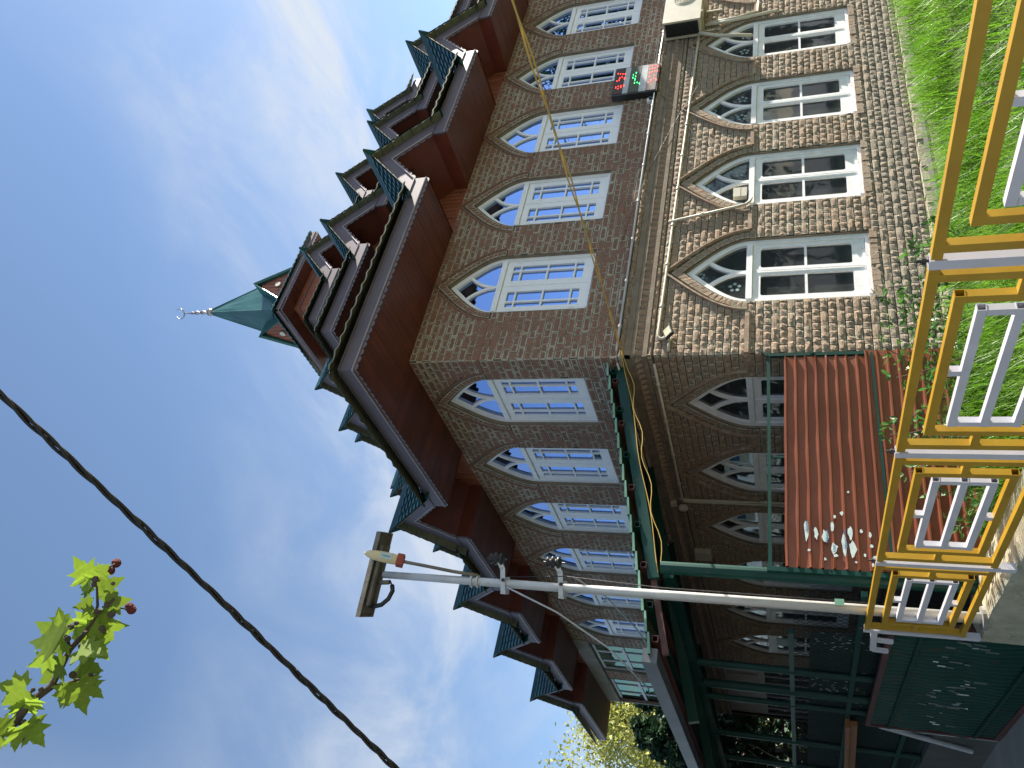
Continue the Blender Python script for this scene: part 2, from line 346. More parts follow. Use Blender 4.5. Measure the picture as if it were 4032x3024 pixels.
# ------------------------------------------------------------------ the setting: ground, road, lawn
g = MB(); n = 28; ext = 400
def gz(x, y): return -2.06 - .012 * max(0, y - 6) + .004 * math.sin(x * 1.3) * math.cos(y * .9) * (1 if abs(x) < 20 else 0)
xs = [-400, -150, -60, -30] + [-20 + i * 2 for i in range(21)] + [30, 60, 150, 400]
ys = [-400, -150, -60, -30] + [-20 + i * 2 for i in range(26)] + [45, 70, 150, 400]
g.add([(x, y, -2.06 if (abs(x) > 25 or y < -20) else gz(x, min(y, 30))) for y in ys for x in xs], [(j*len(xs)+i, j*len(xs)+i+1, (j+1)*len(xs)+i+1, (j+1)*len(xs)+i) for j in range(len(ys)-1) for i in range(len(xs)-1)])
kind(g.build('road', MT['road'], smooth=True), 'structure')
def fx(y): return 2.559 + (y - 2.585) * .0359            # fence line
lawn = MB(); LY = [-6 + i * .5 for i in range(26)]; LX = [.0, .12, .35, .8, 1.4, 2.0, 3, 4, 6, 9, 14, 24]
def lawn_z(x, y):
    return -1.40 - .05 * min(1, max(0, (x - 2.7) / 2)) + .03 * math.sin(x * 2.1 + y) * math.sin(y * 1.7) - (.05 if y > 6.2 else 0)
pts = []
for y in LY:
    for dx in LX: x = fx(y) + .13 + dx; pts.append((x, min(y, 6.45), lawn_z(x, y)))
lawn.add(pts, [(j*len(LX)+i, j*len(LX)+i+1, (j+1)*len(LX)+i+1, (j+1)*len(LX)+i) for j in range(len(LY)-1) for i in range(len(LX)-1)])
kind(lawn.build('lawn', MT['turf'], smooth=True), 'structure')
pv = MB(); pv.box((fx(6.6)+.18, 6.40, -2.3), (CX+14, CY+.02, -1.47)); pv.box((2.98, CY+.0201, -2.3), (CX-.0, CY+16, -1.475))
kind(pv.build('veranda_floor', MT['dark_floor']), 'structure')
# ------------------------------------------------------------------ brick building
BL = thing('brick_building', 'two-storey brick building with arched white windows, tiered green roof and spire', 'building', (CX, CY, -1.47))
H_G = dict(w=.97, bo=-.804, tr=.450, ap=1.153); H_F = dict(w=.95, bo=2.247, tr=3.429, ap=4.094)
def bez(p, n=12, t0=0, t1=1):
    o = []
    for i in range(n+1):
        t = t0 + (t1 - t0) * i / n; u = 1 - t
        o.append(tuple(u**3*p[0][k] + 3*u*u*t*p[1][k] + 3*u*t*t*p[2][k] + t**3*p[3][k] for k in (0, 1)))
    return o
def arch_half(hw, H, n=12): return bez([(hw, 0), (hw, .36*H), (.38*hw, .73*H), (0, H)], n)
def arch_hw(hw, H, z):                                      # half width of the arch at height z
    if z <= 0: return hw
    if z >= H: return -1
    A = arch_half(hw, H, 24)
    for a, b in zip(A, A[1:]):
        if a[1] <= z <= b[1]: return a[0] + (b[0]-a[0]) * (z-a[1]) / max(1e-6, b[1]-a[1])
    return 0
def offset(pts, d):
    o = []; n = len(pts)
    for i, p in enumerate(pts):
        a = pts[max(0, i-1)]; b = pts[min(n-1, i+1)]; dx, dz = b[0]-a[0], b[1]-a[1]; l = math.hypot(dx, dz) or 1
        o.append((p[0] + dz/l*d, p[1] - dx/l*d))
    return o
def opening(c, D, n=10):                                    # outline of a window opening (s, z)
    hw = D['w']/2; H = D['ap'] - D['tr']; A = arch_half(hw, H, n)
    return [(c-hw, D['bo']), (c+hw, D['bo'])] + [(c+x, D['tr']+z) for x, z in A] + [(c-x, D['tr']+z) for x, z in A[-2::-1]]
RG = [.728+.49+1.559*i for i in range(7)]; RF = [.739+.48+1.523*i for i in range(7)]
LG = [.401+.475+1.498*i for i in range(6)]; LF = [.368+.47+1.485*i for i in range(6)]
CH, JT = .080, .0105
def wall(m, length, G, Fw, extra, nm):
    o = MB(); outer = [(0, -1.6), (length, -1.6), (length, 4.36), (0, 4.36)]
    holes = [opening(c, H_G) for c in G] + [opening(c, H_F) for c in Fw] + extra
    flat = outer + [p for h in holes for p in h]
    tr = tessellate_polygon([[Vector((*p, 0)) for p in q] for q in [outer] + holes])
    o.add([m(p[0], 0, p[1]) for p in flat], [tuple(t) for t in tr], rnd=.5)
    for h in holes:
        k = len(h); o.add([m(p[0], 0, p[1]) for p in h] + [m(p[0], -.16, p[1]) for p in h], [(i, (i+1) % k, (i+1) % k + k, i+k) for i in range(k)], rnd=.5, mi=1)
    return o.build('wall', [MT['joint'], MT['render_']], BL)
def brick_smooth(mb, m, s0, s1, z0, z1, pr, rnd=None):
    i = .005; v = []; uv = []
    for a, b, c, d, n in ((s0, s1, z0, z1, -.004), (s0, s1, z0, z1, pr-.004), (s0+i, s1-i, z0+i, z1-i, pr)):
        for x, z in ((a, c), (b, c), (b, d), (a, d)):
            v.append(m(x, n + (random.uniform(-.0015, .0015) if n > 0 else 0), z)); uv.append(((x-s0)/(s1-s0), (z-z0)/(z1-z0)))
    fs = [(8, 9, 10, 11)] + [(o+k, o+(k+1) % 4, o+4+(k+1) % 4, o+4+k) for o in (0, 4) for k in range(4)]
    mb.add(v, fs, rnd=rnd, uvs=uv)
def brick_rough(mb, m, s0, s1, z0, z1, pr, rnd=None):
    nx, nz = (4, 3) if s1 - s0 > .12 else (3, 3)
    v = []; uv = []
    for j in range(nz+1):
        for i in range(nx+1):
            e = i in (0, nx) or j in (0, nz)
            jx = 0 if i in (0, nx) else random.uniform(-.3, .3); jz = 0 if j in (0, nz) else random.uniform(-.3, .3)
            x = s0 + (s1-s0)*(i+jx)/nx; z = z0 + (z1-z0)*(j+jz)/nz
            if e: x += random.uniform(-.002, .002); z += random.uniform(-.002, .002)
            nn = pr*random.uniform(.22, .5) if e else pr*random.uniform(.65, 1.25)
            v.append(m(x, nn, z)); uv.append((i/nx, j/nz))
    fs = [(j*(nx+1)+i, j*(nx+1)+i+1, (j+1)*(nx+1)+i+1, (j+1)*(nx+1)+i) for j in range(nz) for i in range(nx)]
    per = [i for i in range(nx+1)] + [(j*(nx+1)+nx) for j in range(1, nz+1)] + [nz*(nx+1)+i for i in range(nx-1, -1, -1)] + [j*(nx+1) for j in range(nz-1, 0, -1)]
    b = len(v)
    for k in per:
        i, j = k % (nx+1), k // (nx+1); v.append(m(s0+(s1-s0)*i/nx, -.004, z0+(z1-z0)*j/nz)); uv.append(uv[k])
    q = len(per); fs += [(per[k], b+k, b+(k+1) % q, per[(k+1) % q]) for k in range(q)]
    mb.add(v, fs, rnd=rnd, uvs=uv)
def lay(m, length, z0, z1, wins, D, rough, mb, singles=None, blocks=(), ring=.105):
    CH, JT, LN = (.080, .0105, .196) if rough else (.0895, .0075, .214)
    k = 0; z = z0
    while z + CH*.7 < z1:
        top = min(z + CH, z1); forb = []
        for c in wins:
            if D['bo'] - .001 < (z+top)/2 < D['tr']: h = D['w']/2 + .004
            elif (z+top)/2 >= D['tr']:
                h = arch_hw(D['w']/2 + ring, D['ap'] - D['tr'] + ring*1.6, max(0, z + .01 - D['tr']))
            else: h = -1
            if h > 0: forb.append((c-h, c+h))
        forb += [(a, b) for a, b, c_, d_ in blocks if c_ < (z+top)/2 < d_]
        forb.sort(); spans = []; cur = 0.0
        for a, b in forb:
            if a > cur: spans.append((cur, a))
            cur = max(cur, b)
        if cur < length: spans.append((cur, length))
        ln = LN if k % 2 == 0 else LN/2
        st = (-LN/4 if k % 2 == 0 else 0) + random.uniform(-.012, .012)
        for a, b in spans:
            s = st + math.floor((a - st) / ln) * ln
            while s < b - .02:
                lnn = ln
                p, q = max(s, a), min(s + lnn, b)
                if q - p > .03:
                    za, zb = z + JT/2 + random.uniform(-.0015, .0015), top - JT/2 + random.uniform(-.0015, .0015)
                    pa, pb = p + (JT/2 if p > 0 else 0), q - JT/2
                    full = abs((q-p) - ln) < 1e-4
                    if singles is not None and full: singles.append((pa, pb, za, zb, k % 2))
                    else: (brick_rough if rough else brick_smooth)(mb, m, pa, pb, za, zb, (.016 if rough else .007) * random.uniform(.7, 1.2))
                s += lnn
        z += CH; k += 1
LBIG = [[(9.25, 2.2), (10.80, 2.2), (10.80, 3.98), (9.25, 3.98)], [(11.40, 2.2), (12.95, 2.2), (12.95, 3.98), (11.40, 3.98)]]
LPART = [(9.45, -1.40), (12.90, -1.40), (12.90, 1.42), (9.45, 1.42)]
wR = wall(mR, 14.0, RG, RF, [], 'R'); wL = wall(mL, 13.0, LG, LF, LBIG + [LPART], 'L')
low = MB(); single = []
lay(mR, 11.0, -1.47, 1.425, RG, H_G, True, low, single)
single.sort(key=lambda t: Vector(mR((t[0]+t[1])/2, 0, (t[2]+t[3])/2)).length)
pick, rest = single[:300], single[300:]
for a, b, c, d, _ in rest: brick_rough(low, mR, a, b, c, d, .016 * random.uniform(.7, 1.2))
var = {0: [], 1: []}
for par, ln in ((0, .196 - JT), (1, .098 - JT)):
    for _ in range(9):
        t = MB(); brick_rough(t, lambda s, n_, z: (s, -n_, z), -ln/2, ln/2, -(CH-JT)/2, (CH-JT)/2, .0165); var[par].append(t.mesh('brick', MT['brick_low']))
wlo = wloc(wR)
for a, b, c, d, par in pick:
    o = bpy.data.objects.new('brick', random.choice(var[par])); COL.objects.link(o); o.parent = wR
    o.location = Vector(mR((a+b)/2, 0, (c+d)/2)) - wlo; o.scale = ((b-a) / ((.196 if par == 0 else .098) - JT), random.uniform(.75, 1.2), 1)
kind(low.build('rough_brickwork', MT['brick_low'], wR), 'stuff')
up = MB(); lay(mR, 11.0, 1.80, 4.31, RF, H_F, False, up); kind(up.build('smooth_brickwork', MT['brick_up'], wR), 'stuff')
upl = MB(); lay(mL, 13.0, 1.80, 4.31, LF, H_F, False, upl, blocks=[(9.2, 13.0, 2.1, 4.31), ]); lay(mL, 13.0, 1.80, 3.98, [], H_F, False, upl, blocks=[(0, 10.85, 0, 9), (11.35, 13.1, 0, 9)])
kind(upl.build('smooth_brickwork', MT['brick_up'], wL), 'stuff')
lol = MB(); lay(mL, 9.4, -1.47, 1.425, LG, H_G, True, lol); kind(lol.build('rough_brickwork', MT['brick_low'], wL), 'stuff')
lint = MB(); lint.mbox(mL, (9.0, -.02, 3.99), (13.02, .03, 4.31)); lint.mbox(mL, (12.955, -.02, 1.8), (13.02, .02, 3.99)); lint.build('lintel', MT['concrete'], wL)
# arch rings (rowlock bricks) and moulded hoods
def ring(mb, m, c, D, pr, n=15):
    hw = D['w']/2; H = D['ap'] - D['tr']; A = arch_half(hw + .012, H + .02, n); B = arch_half(hw + .098, H + .16, n)
    for sgn in (1, -1):
        for i in range(n):
            q = [A[i], B[i], B[i+1], A[i+1]]; cx_ = sum(p[0] for p in q)/4; cz = sum(p[1] for p in q)/4
            q = [(cx_ + (p[0]-cx_)*.88, cz + (p[1]-cz)*.88) for p in q]
            v = [m(c + sgn*p[0], -.004, D['tr']+p[1]) for p in q] + [m(c + sgn*p[0], pr*random.uniform(.8, 1.3), D['tr']+p[1]) for p in q]
            mb.add(v, [(4, 5, 6, 7), (0, 1, 5, 4), (1, 2, 6, 5), (2, 3, 7, 6), (3, 0, 4, 7)], uvs=[(0, 0), (0, 1), (1, 1), (1, 0)] * 2)
def hood(mb, m, c, D, d0, d1, pr, lift=0, n=14):
    hw = D['w']/2; H = D['ap'] - D['tr']; A = arch_half(hw + d0, H + d0*1.75, n); B = arch_half(hw + d1, H + d1*1.75, n)
    for sgn in (1, -1):
        a = [(c + sgn*x, D['tr'] + lift + z) for x, z in A]; b = [(c + sgn*x, D['tr'] + lift + z) for x, z in B]
        mid = [((p[0]+q[0])/2, (p[1]+q[1])/2) for p, q in zip(a, b)]
        mb.strip(a, mid, -.002, pr*.7, m); mb.strip(mid, b, -.002, pr, m)
def string(mb, m, wins, half, z, length, pr, h=.045):
    cur = 0.0
    for c in list(wins) + [None]:
        e = c - half if c is not None else length
        if e - cur > .03: mb.mbox(m, (cur, -.002, z - h/2), (e, pr, z + h/2)); mb.mbox(m, (cur, -.002, z - h/2 - .02), (e, pr*.6, z - h/2))
        cur = (c + half) if c is not None else length
for m, wl, G, Fw, lg, lf in ((mR, wR, RG, RF, 11.0, 11.0), (mL, wL, LG, LF, 9.4, 9.2)):
    rg = MB(); rl = MB()
    for c in Fw: ring(rg, m, c, H_F, .010)
    for c in G: ring(rl, m, c, H_G, .012)
    kind(rg.build('arch_bricks', MT['brick_up'], wl), 'stuff'); kind(rl.build('arch_bricks', MT['brick_low'], wl), 'stuff')
    hd = MB()
    for c in G: hood(hd, m, c, H_G, .115, .142, .040)
    string(hd, m, [c for c in G if c < lg], .63, .452, lg, .032); hd.build('hood_mould', MT['hood'], wl)
    hf = MB()
    for c in Fw: hood(hf, m, c, H_F, .108, .136, .014)
    string(hf, m, [c for c in Fw if c < lf], .61, 3.44, lf, .014, .030); hf.build('hood_mould', MT['brick_up'], wl)
    sl = MB()
    for c in G:
        x = c - .52
        while x < c + .5: sl.mbox(m, (x, -.14, H_G['bo']-.075), (x + .072, .014 + random.uniform(-.006, .006), H_G['bo'] + .002 + random.uniform(-.004, .003))); x += .08
    kind(sl.build('brick_sill', MT['brick_low'], wl), 'stuff')
    # cornice between the storeys
    cn = MB(); ln = 11.0 if m is mR else 13.0
    cn.mbox(m, (-.03, 0, 1.655), (ln, .030, 1.722)); cn.mbox(m, (-.02, 0, 1.610), (ln, .022, 1.655)); cn.mbox(m, (-.02, 0, 1.475), (ln, .026, 1.525)); cn.mbox(m, (-.02, 0, 1.525), (ln, .004, 1.61))
    cn.build('cornice', MT['render_'], wl)
    dn = MB(); s = 0.0
    while s < ln:
        dn.add([m(s+.010, .001, 1.530), m(s+.088, .001, 1.530), m(s+.088, .001, 1.607), m(s+.010, .001, 1.607), m(s+.049, .050, 1.609), m(s+.049, .014, 1.535)],
               [(0, 5, 4, 3), (5, 1, 2, 4), (3, 4, 2), (0, 1, 5)], uvs=[(.5, .5)] * 6); s += .098
    kind(dn.build('dentil_course', MT['brick_low'], wl), 'stuff')
    tc_ = MB(); s = -.04
    while s < ln:
        l = random.uniform(.08, .2); brick_rough(tc_, m, s+.004, s+l-.004, 1.726, 1.785, .055 * random.uniform(.85, 1.1)); brick_rough(tc_, m, s+.004, s+l-.004, 1.428, 1.472, .018); s += l
    kind(tc_.build('ledge_course', MT['brick_low'], wl), 'stuff')
inn = MB(); inn.box((CX+.75, CY+.62, -1.4), (CX+13.9, CY+.66, 4.3)); inn.box((CX+.62, CY+.75, -1.4), (CX+.66, CY+9.2, 4.3)); inn.box((CX+.9, CY+9.2, -1.4), (CX+.95, CY+12.9, 4.3))  # near-black sheets behind the windows stand in for the unlit rooms
inn.box((CX+.02, CY+.02, 1.75), (CX+13.9, CY+12.9, 1.80)); inn.build('dark_backing', MT['room'], BL)
bk = MB(); bk.box((CX+13.9, CY+.01, -1.5), (CX+14, CY+13, 4.3)); bk.box((CX+.01, CY+12.9, -1.5), (CX+13.9, CY+13, 4.3)); bk.build('wall', MT['brick_up'], BL)
# ------------------------------------------------------------------ windows
def plate(mb, outer, holes, y0, y1, m=ident, **k):
    loops = [outer] + holes; flat = [p for l in loops for p in l]; n = len(flat)
    tr = tessellate_polygon([[Vector((*p, 0)) for p in l] for l in loops])
    fs = [tuple(t) for t in tr] + [tuple(i+n for i in reversed(t)) for t in tr]; b = 0
    for l in loops:
        q = len(l); fs += [(b+i, b+(i+1) % q, b+(i+1) % q + n, b+i+n) for i in range(q)]; b += q
    mb.add([m(p[0], y0, p[1]) for p in flat] + [m(p[0], y1, p[1]) for p in flat], fs, **k)
def rect(a, b, c, d): return [(a, c), (b, c), (b, d), (a, d)]
def rrect(a, b, c, d, r, corners):
    o = []
    for (x, z, a0, key) in ((a+r, c+r, 180, 'bl'), (b-r, c+r, 270, 'br'), (b-r, d-r, 0, 'tr'), (a+r, d-r, 90, 'tl')):
        if key in corners: o += [(x + r*math.cos(R_(a0 + 18*i)), z + r*math.sin(R_(a0 + 18*i))) for i in range(6)]
        else: o.append({'bl': (a, c), 'br': (b, c), 'tr': (b, d), 'tl': (a, d)}[key])
    return o
def make_window(D, upper):
    W_ = D['w']; hw = W_/2; bh = D['tr'] - D['bo']; H = D['ap'] - D['tr']; fm = MT['white'] if upper else MT['white_old']; gm = MT['glass_up'] if upper else MT['glass_low']
    f = MB(); fw = .052 if upper else .062; dep = (.045, .12) if upper else (.032, .11); th = .020 if upper else .024
    f.box((-hw+.001, dep[0], .001), (-hw+fw, dep[1], bh)); f.box((hw-fw, dep[0], .001), (hw-.001, dep[1], bh)); f.box((-hw+fw, dep[0]-.01, .001), (hw-fw, dep[1], .045))
    f.box((-hw+fw, dep[0]-.012, bh-.035), (hw-fw, dep[1], bh+.03))
    A = arch_half(hw-.001, H, 14); B = arch_half(hw - fw, H - fw*1.7, 14)
    for sg in (1, -1): f.strip([(sg*x, bh+z) for x, z in A], [(sg*x, bh+z) for x, z in B], dep[0], dep[1], ident)
    T = bez([(0, 0), (0, .28*H), (.20*hw, .50*H), (.50*hw, .655*H)], 10)
    ta, tb = offset(T, th), offset(T, -th)
    for sg in (1, -1): f.strip([(sg*x, bh+.02+z) for x, z in ta], [(sg*x, bh+.02+z) for x, z in tb], dep[0]+.012 + (0 if sg > 0 else .003), dep[1]-.01, ident)
    root = f.build('window', fm, None, world=False)
    gy = dep[0] + .04
    def pane(poly):
        p = MB(); tr = tessellate_polygon([[Vector((*q, 0)) for q in poly]]); p.add([(q[0], gy, q[1]) for q in poly], [tuple(t) for t in tr])
        p.build('pane', gm, root, world=False)
    Ah = [(x, z) for x, z in arch_half(hw-.03, H-.05, 20) if z < .66*H]
    for sg in (1, -1):
        pane([(sg*.0, bh+.02)] + [(sg*x, bh+z+.0) for x, z in Ah] + [(sg*x, bh+.02+z) for x, z in T[::-1][:-1]])
    Au = [(x, z) for x, z in arch_half(hw-.03, H-.05, 20) if z >= .66*H]
    pane([(x, bh+.02+z) for x, z in T] + [(x, bh+z) for x, z in Au] + [(-x, bh+z) for x, z in Au[-2::-1]] + [(-x, bh+.02+z) for x, z in T[::-1][:-1]])
    for sg in (1, -1):
        lf = MB(); a, b, c, d = .003, hw - fw - .003, .049, bh - .038
        if upper:
            st = .088; ga, gb, gc, gd = a + st, b - .075, c + .095, d - .085; gw = gb - ga
            xs_ = [(ga, ga + gw*.66 - .011), (ga + gw*.66 + .011, gb)]; hh = gd - gc
            zs = [(gc, gc + hh*.105), (gc + hh*.105 + .022, gc + hh*.5 - .011), (gc + hh*.5 + .011, gd - hh*.105 - .022), (gd - hh*.105, gd)]
            cells = [(p, q, r, s) for p, q in xs_ for r, s in zs]; holes = [rect(*z_) for z_ in cells]
        else:
            ga, gb, gc, gd = a + .055, b - .055, c + .13, d - .085; mid = (gc + gd)/2
            cells = [(ga, gb, gc, mid-.014), (ga, gb, mid+.014, gd)]; holes = [rrect(ga, gb, gc, mid-.014, .03, ('bl', 'br')), rrect(ga, gb, mid+.014, gd, .03, ('tl', 'tr'))]
        plate(lf, rect(a, b, c, d), holes, dep[0]+.014, dep[0]+.052)
        if not upper: lf.box((a + .0, dep[0]+.006, c+.02), (a+.02, dep[0]+.014, d-.02))
        if upper: lf.box((b - .03, dep[0]+.008, c+.12), (b - .022, dep[0]+.014, c+.2)); lf.box((b - .03, dep[0]+.008, d-.2), (b - .022, dep[0]+.014, d-.12))
        for i in range(len(lf.v)): x, y, z = lf.v[i]; lf.v[i] = (sg*x, y, z)
        lo = lf.build('casement', fm, root, world=False)
        for p, q, r, s in cells: pane([(sg*p, r), (sg*q, r), (sg*q, s), (sg*p, s)])
    return root
wf, wg = make_window(H_F, True), make_window(H_G, False)
first = {True: wf, False: wg}; used = {True: False, False: False}
def place(upper, m, c):
    D = H_F if upper else H_G
    o = copy_tree(first[upper]) if used[upper] else first[upper]; used[upper] = True
    o.parent = BL; o.location = Vector(m(c, 0, D['bo'])) - BL.location; o.rotation_euler.z = 0 if m is mR else R_(-90)
    return o
for c in RF: place(True, mR, c)
for c in LF: place(True, mL, c)
gw = [place(False, mR, c) for c in RG]; glw = [place(False, mL, c) for c in LG]
# broken pane replaced by a wooden board with a switch box: third window from the right end of the photo row
# green-tinted aluminium windows at the far end of the left wall, upper floor
for (a, b) in ((9.25, 10.80), (11.40, 12.95)):
    f = MB(); zs = (2.2, 3.36, 3.98)
    fr = [rect(a+.05, a+.47, 2.25, 3.33), rect(a+.52, b-.52, 2.25, 3.33), rect(b-.47, b-.05, 2.25, 3.33), rect(a+.05, a+.47, 3.39, 3.93), rect(a+.52, b-.52, 3.39, 3.93), rect(b-.47, b-.05, 3.39, 3.93)]
    plate(f, rect(a, b, 2.2, 3.98), fr, -.04, -.10, mL); o = f.build('window', MT['grey_pipe'], BL)
    for h in fr:
        p = MB(); p.poly(h, -.06, -.066, mL); p.build('pane', MT['glass_green'], o)
# timber partition, ground floor, far end of the left wall
f = MB(); hs = []
for i in range(4):
    a = 9.5 + i * .85; hs += [rect(a, a + .38, -1.3, -.35), rect(a + .42, a + .8, -1.3, -.35), rect(a, a + .38, -.25, .62), rect(a + .42, a + .8, -.25, .62), rect(a, a + .8, .75, 1.36)]
plate(f, rect(9.45, 12.90, -1.4, 1.42), hs, -.05, -.11, mL); o = f.build('glazed_partition', MT['timber'], BL)
for i, h in enumerate(hs):
    p = MB(); p.poly(h, -.075, -.08, mL); p.build('pane', MT['glass_low'] if i % 5 in (2, 3) else MT['timber'], o)
# ------------------------------------------------------------------ roof: three tiers with cross gables, then tower and spire
FH, HW, IA, BW = .18, .46, .63, .17                         # fascia height, gable half opening, inner apex, rake width
SL = (IA - FH) / HW; VO = BW * math.hypot(1, SL); OA = IA + VO
def scallops(mb, p, q, nrm, down, r=.05, dep=.046, th=.008):
    """row of half-round drops hung under the line p-q"""
    p, q, nrm, down = Vector(p), Vector(q), Vector(nrm), Vector(down); L_ = (q-p).length; n = max(1, round(L_/(2*r))); d = (q-p)/n
    for i in range(n):
        a = p + d*i; c = a + d/2; pts = [a] + [c - d/2*math.cos(t) + down*dep*math.sin(t)**.8 for t in (.5, 1.05, 1.57, 2.09, 2.64)] + [a + d]
        k = len(pts); vs = pts + [x + nrm*th for x in pts]
        mb.add(vs, [tuple(range(k)), tuple(range(2*k-1, k-1, -1))] + [(j, j+1, k+j+1, k+j) for j in range(k-1)])
def make_gable(oh):
    """unit gable: x along the eave, y inwards, z up from the bottom of the fascia"""
    b = MB(); inner = lambda x: FH + SL*(HW-abs(x))
    for sg in (1, -1):
        xo = (OA - FH) / SL
        b.strip([(sg*HW, FH), (0, IA)], [(sg*xo, FH), (0, OA)], -.002 - (.003 if sg > 0 else 0), .03, ident)
    root = b.build('gable', MT['fascia'], None, world=False)
    t = MB()
    for sg in (1, -1):
        d = Vector((sg*SL, 0, 0)) + Vector((0, 0, -1)); d = Vector((-sg*SL, 0, -1)).normalized()
        scallops(t, (sg*HW, .006, FH), (0, .006, IA), (0, 1, 0), d)
    kind(t.build('scallop_trim', MT['fascia'], root, world=False), 'stuff')
    t = MB()
    for sg in (1, -1): t.tube([(sg*HW, -.006, FH), (0, -.006, IA)], .009, 6)
    t.build('bead', MT['bead'], root, world=False)
    ln = MB()                                                # boarded lining under both slopes and the boarded tympanum on the wall line
    nb = int(oh/.085)
    for sg in (1, -1):
        for i in range(nb):
            y0, y1 = .03 + i*(oh-.03)/nb, .03 + (i+1)*(oh-.03)/nb - .005; j = random.uniform(0, .004)
            ln.add([(sg*HW, y0, FH+j), (sg*HW, y1, FH+j), (0, y1, IA+j), (0, y0, IA+j)], [(0, 1, 2, 3)])
        ln.add([(sg*(HW-.005), .032, -.03), (sg*(HW-.005), oh, -.03), (sg*(HW-.005), oh, FH+.005), (sg*(HW-.005), .032, FH+.005)], [(0, 1, 2, 3)])
        ln.add([(sg*HW, oh+.02, FH-.02), (sg*HW, .03, FH-.005), (0, .03, IA-.002), (0, oh+.02, IA)], [(0, 1, 2, 3)], rnd=.2)
    ln.build('lining', MT['soffit'], root, world=False)
    tp = MB(); n = 12
    for i in range(n):
        x0, x1 = -HW + 2*HW*i/n, -HW + 2*HW*(i+1)/n - .007; j = random.uniform(0, .006)
        tp.add([(x0, oh-j, -.06), (x1, oh-j, -.06), (x1, oh-j, inner(x1)), (x0, oh-j, inner(x0))], [(0, 1, 2, 3)])
    tp.build('tympanum', MT['panel'], root, world=False)
    tl = MB(); rows, cols = 9, 11; ye = 1.45
    xe, ze = .80, OA - SL*.80 + .03                           # lower edge of each slope
    for sg in (1, -1):
        for r in range(rows):
            a0, a1 = r/rows, (r+1.18)/rows
            for c in range(cols):
                y0 = -.11 + (ye+.11)*c/cols; y1 = -.11 + (ye+.11)*(c+1)/cols; o_ = .5*(y1-y0) if r % 2 else 0
                vs = []
                for a, lift in ((a0, .006), (a1, .026)):
                    for k in range(5):
                        y = y0 + (y1-y0)*k/4; hgt = lift + .014*math.sin(math.pi*k/4)
                        x = xe*min(a, 1.02); z = (OA+.03) - (OA+.03-ze)*min(a, 1.02)
                        vs.append((sg*(x + hgt*.7), y, z + hgt*.7))
                vs += [(sg*(xe*min(a1, 1.02)), y0 + (y1-y0)*k/4, (OA+.03) - (OA+.03-ze)*min(a1, 1.02)) for k in range(5)]
                tl.add(vs, [(k, k+1, k+6, k+5) for k in range(4)] + [(k+5, k+6, k+11, k+10) for k in range(4)])
    kind(tl.build('roof_tiles', MT['tile'], root, world=False), 'stuff')
    un = MB()
    for sg in (1, -1):
        k = 7
        for i in range(k):
            a, c = i/k, (i+1)/k - .012; z = lambda t: (OA+.025) - (OA+.025-ze)*t
            un.add([(sg*xe*a, -.105, z(a)), (sg*xe*c, -.105, z(c)), (sg*xe*c, ye, z(c)), (sg*xe*a, ye, z(a)), (sg*xe*a, -.105, z(a)-.022), (sg*xe*c, -.105, z(c)-.010), (sg*xe*c, ye, z(c)-.010), (sg*xe*a, ye, z(a)-.022)],
                   [(4, 5, 6, 7), (0, 1, 5, 4), (0, 3, 7, 4), (1, 2, 6, 5)])
    kind(un.build('tile_underside', MT['tile_under'], root, world=False), 'stuff')
    rg = MB(); pr = [(-.075, OA-.02), (-.02, OA+.068), (.02, OA+.068), (.075, OA-.02), (0, OA+.03)]
    yA, yB = -.20, ye
    vs = [(x, yA if z > OA+.03 else yA+.09, z + (.035 if z > OA+.03 else 0)) for x, z in pr] + [(x, yB, z) for x, z in pr]
    rg.add(vs, [(0, 1, 2, 3, 4), (0, 5, 6, 1), (1, 6, 7, 2), (2, 7, 8, 3), (3, 8, 9, 4), (4, 9, 5, 0)])
    rg.build('ridge_cap', MT['tile'], root, world=False)
    return root
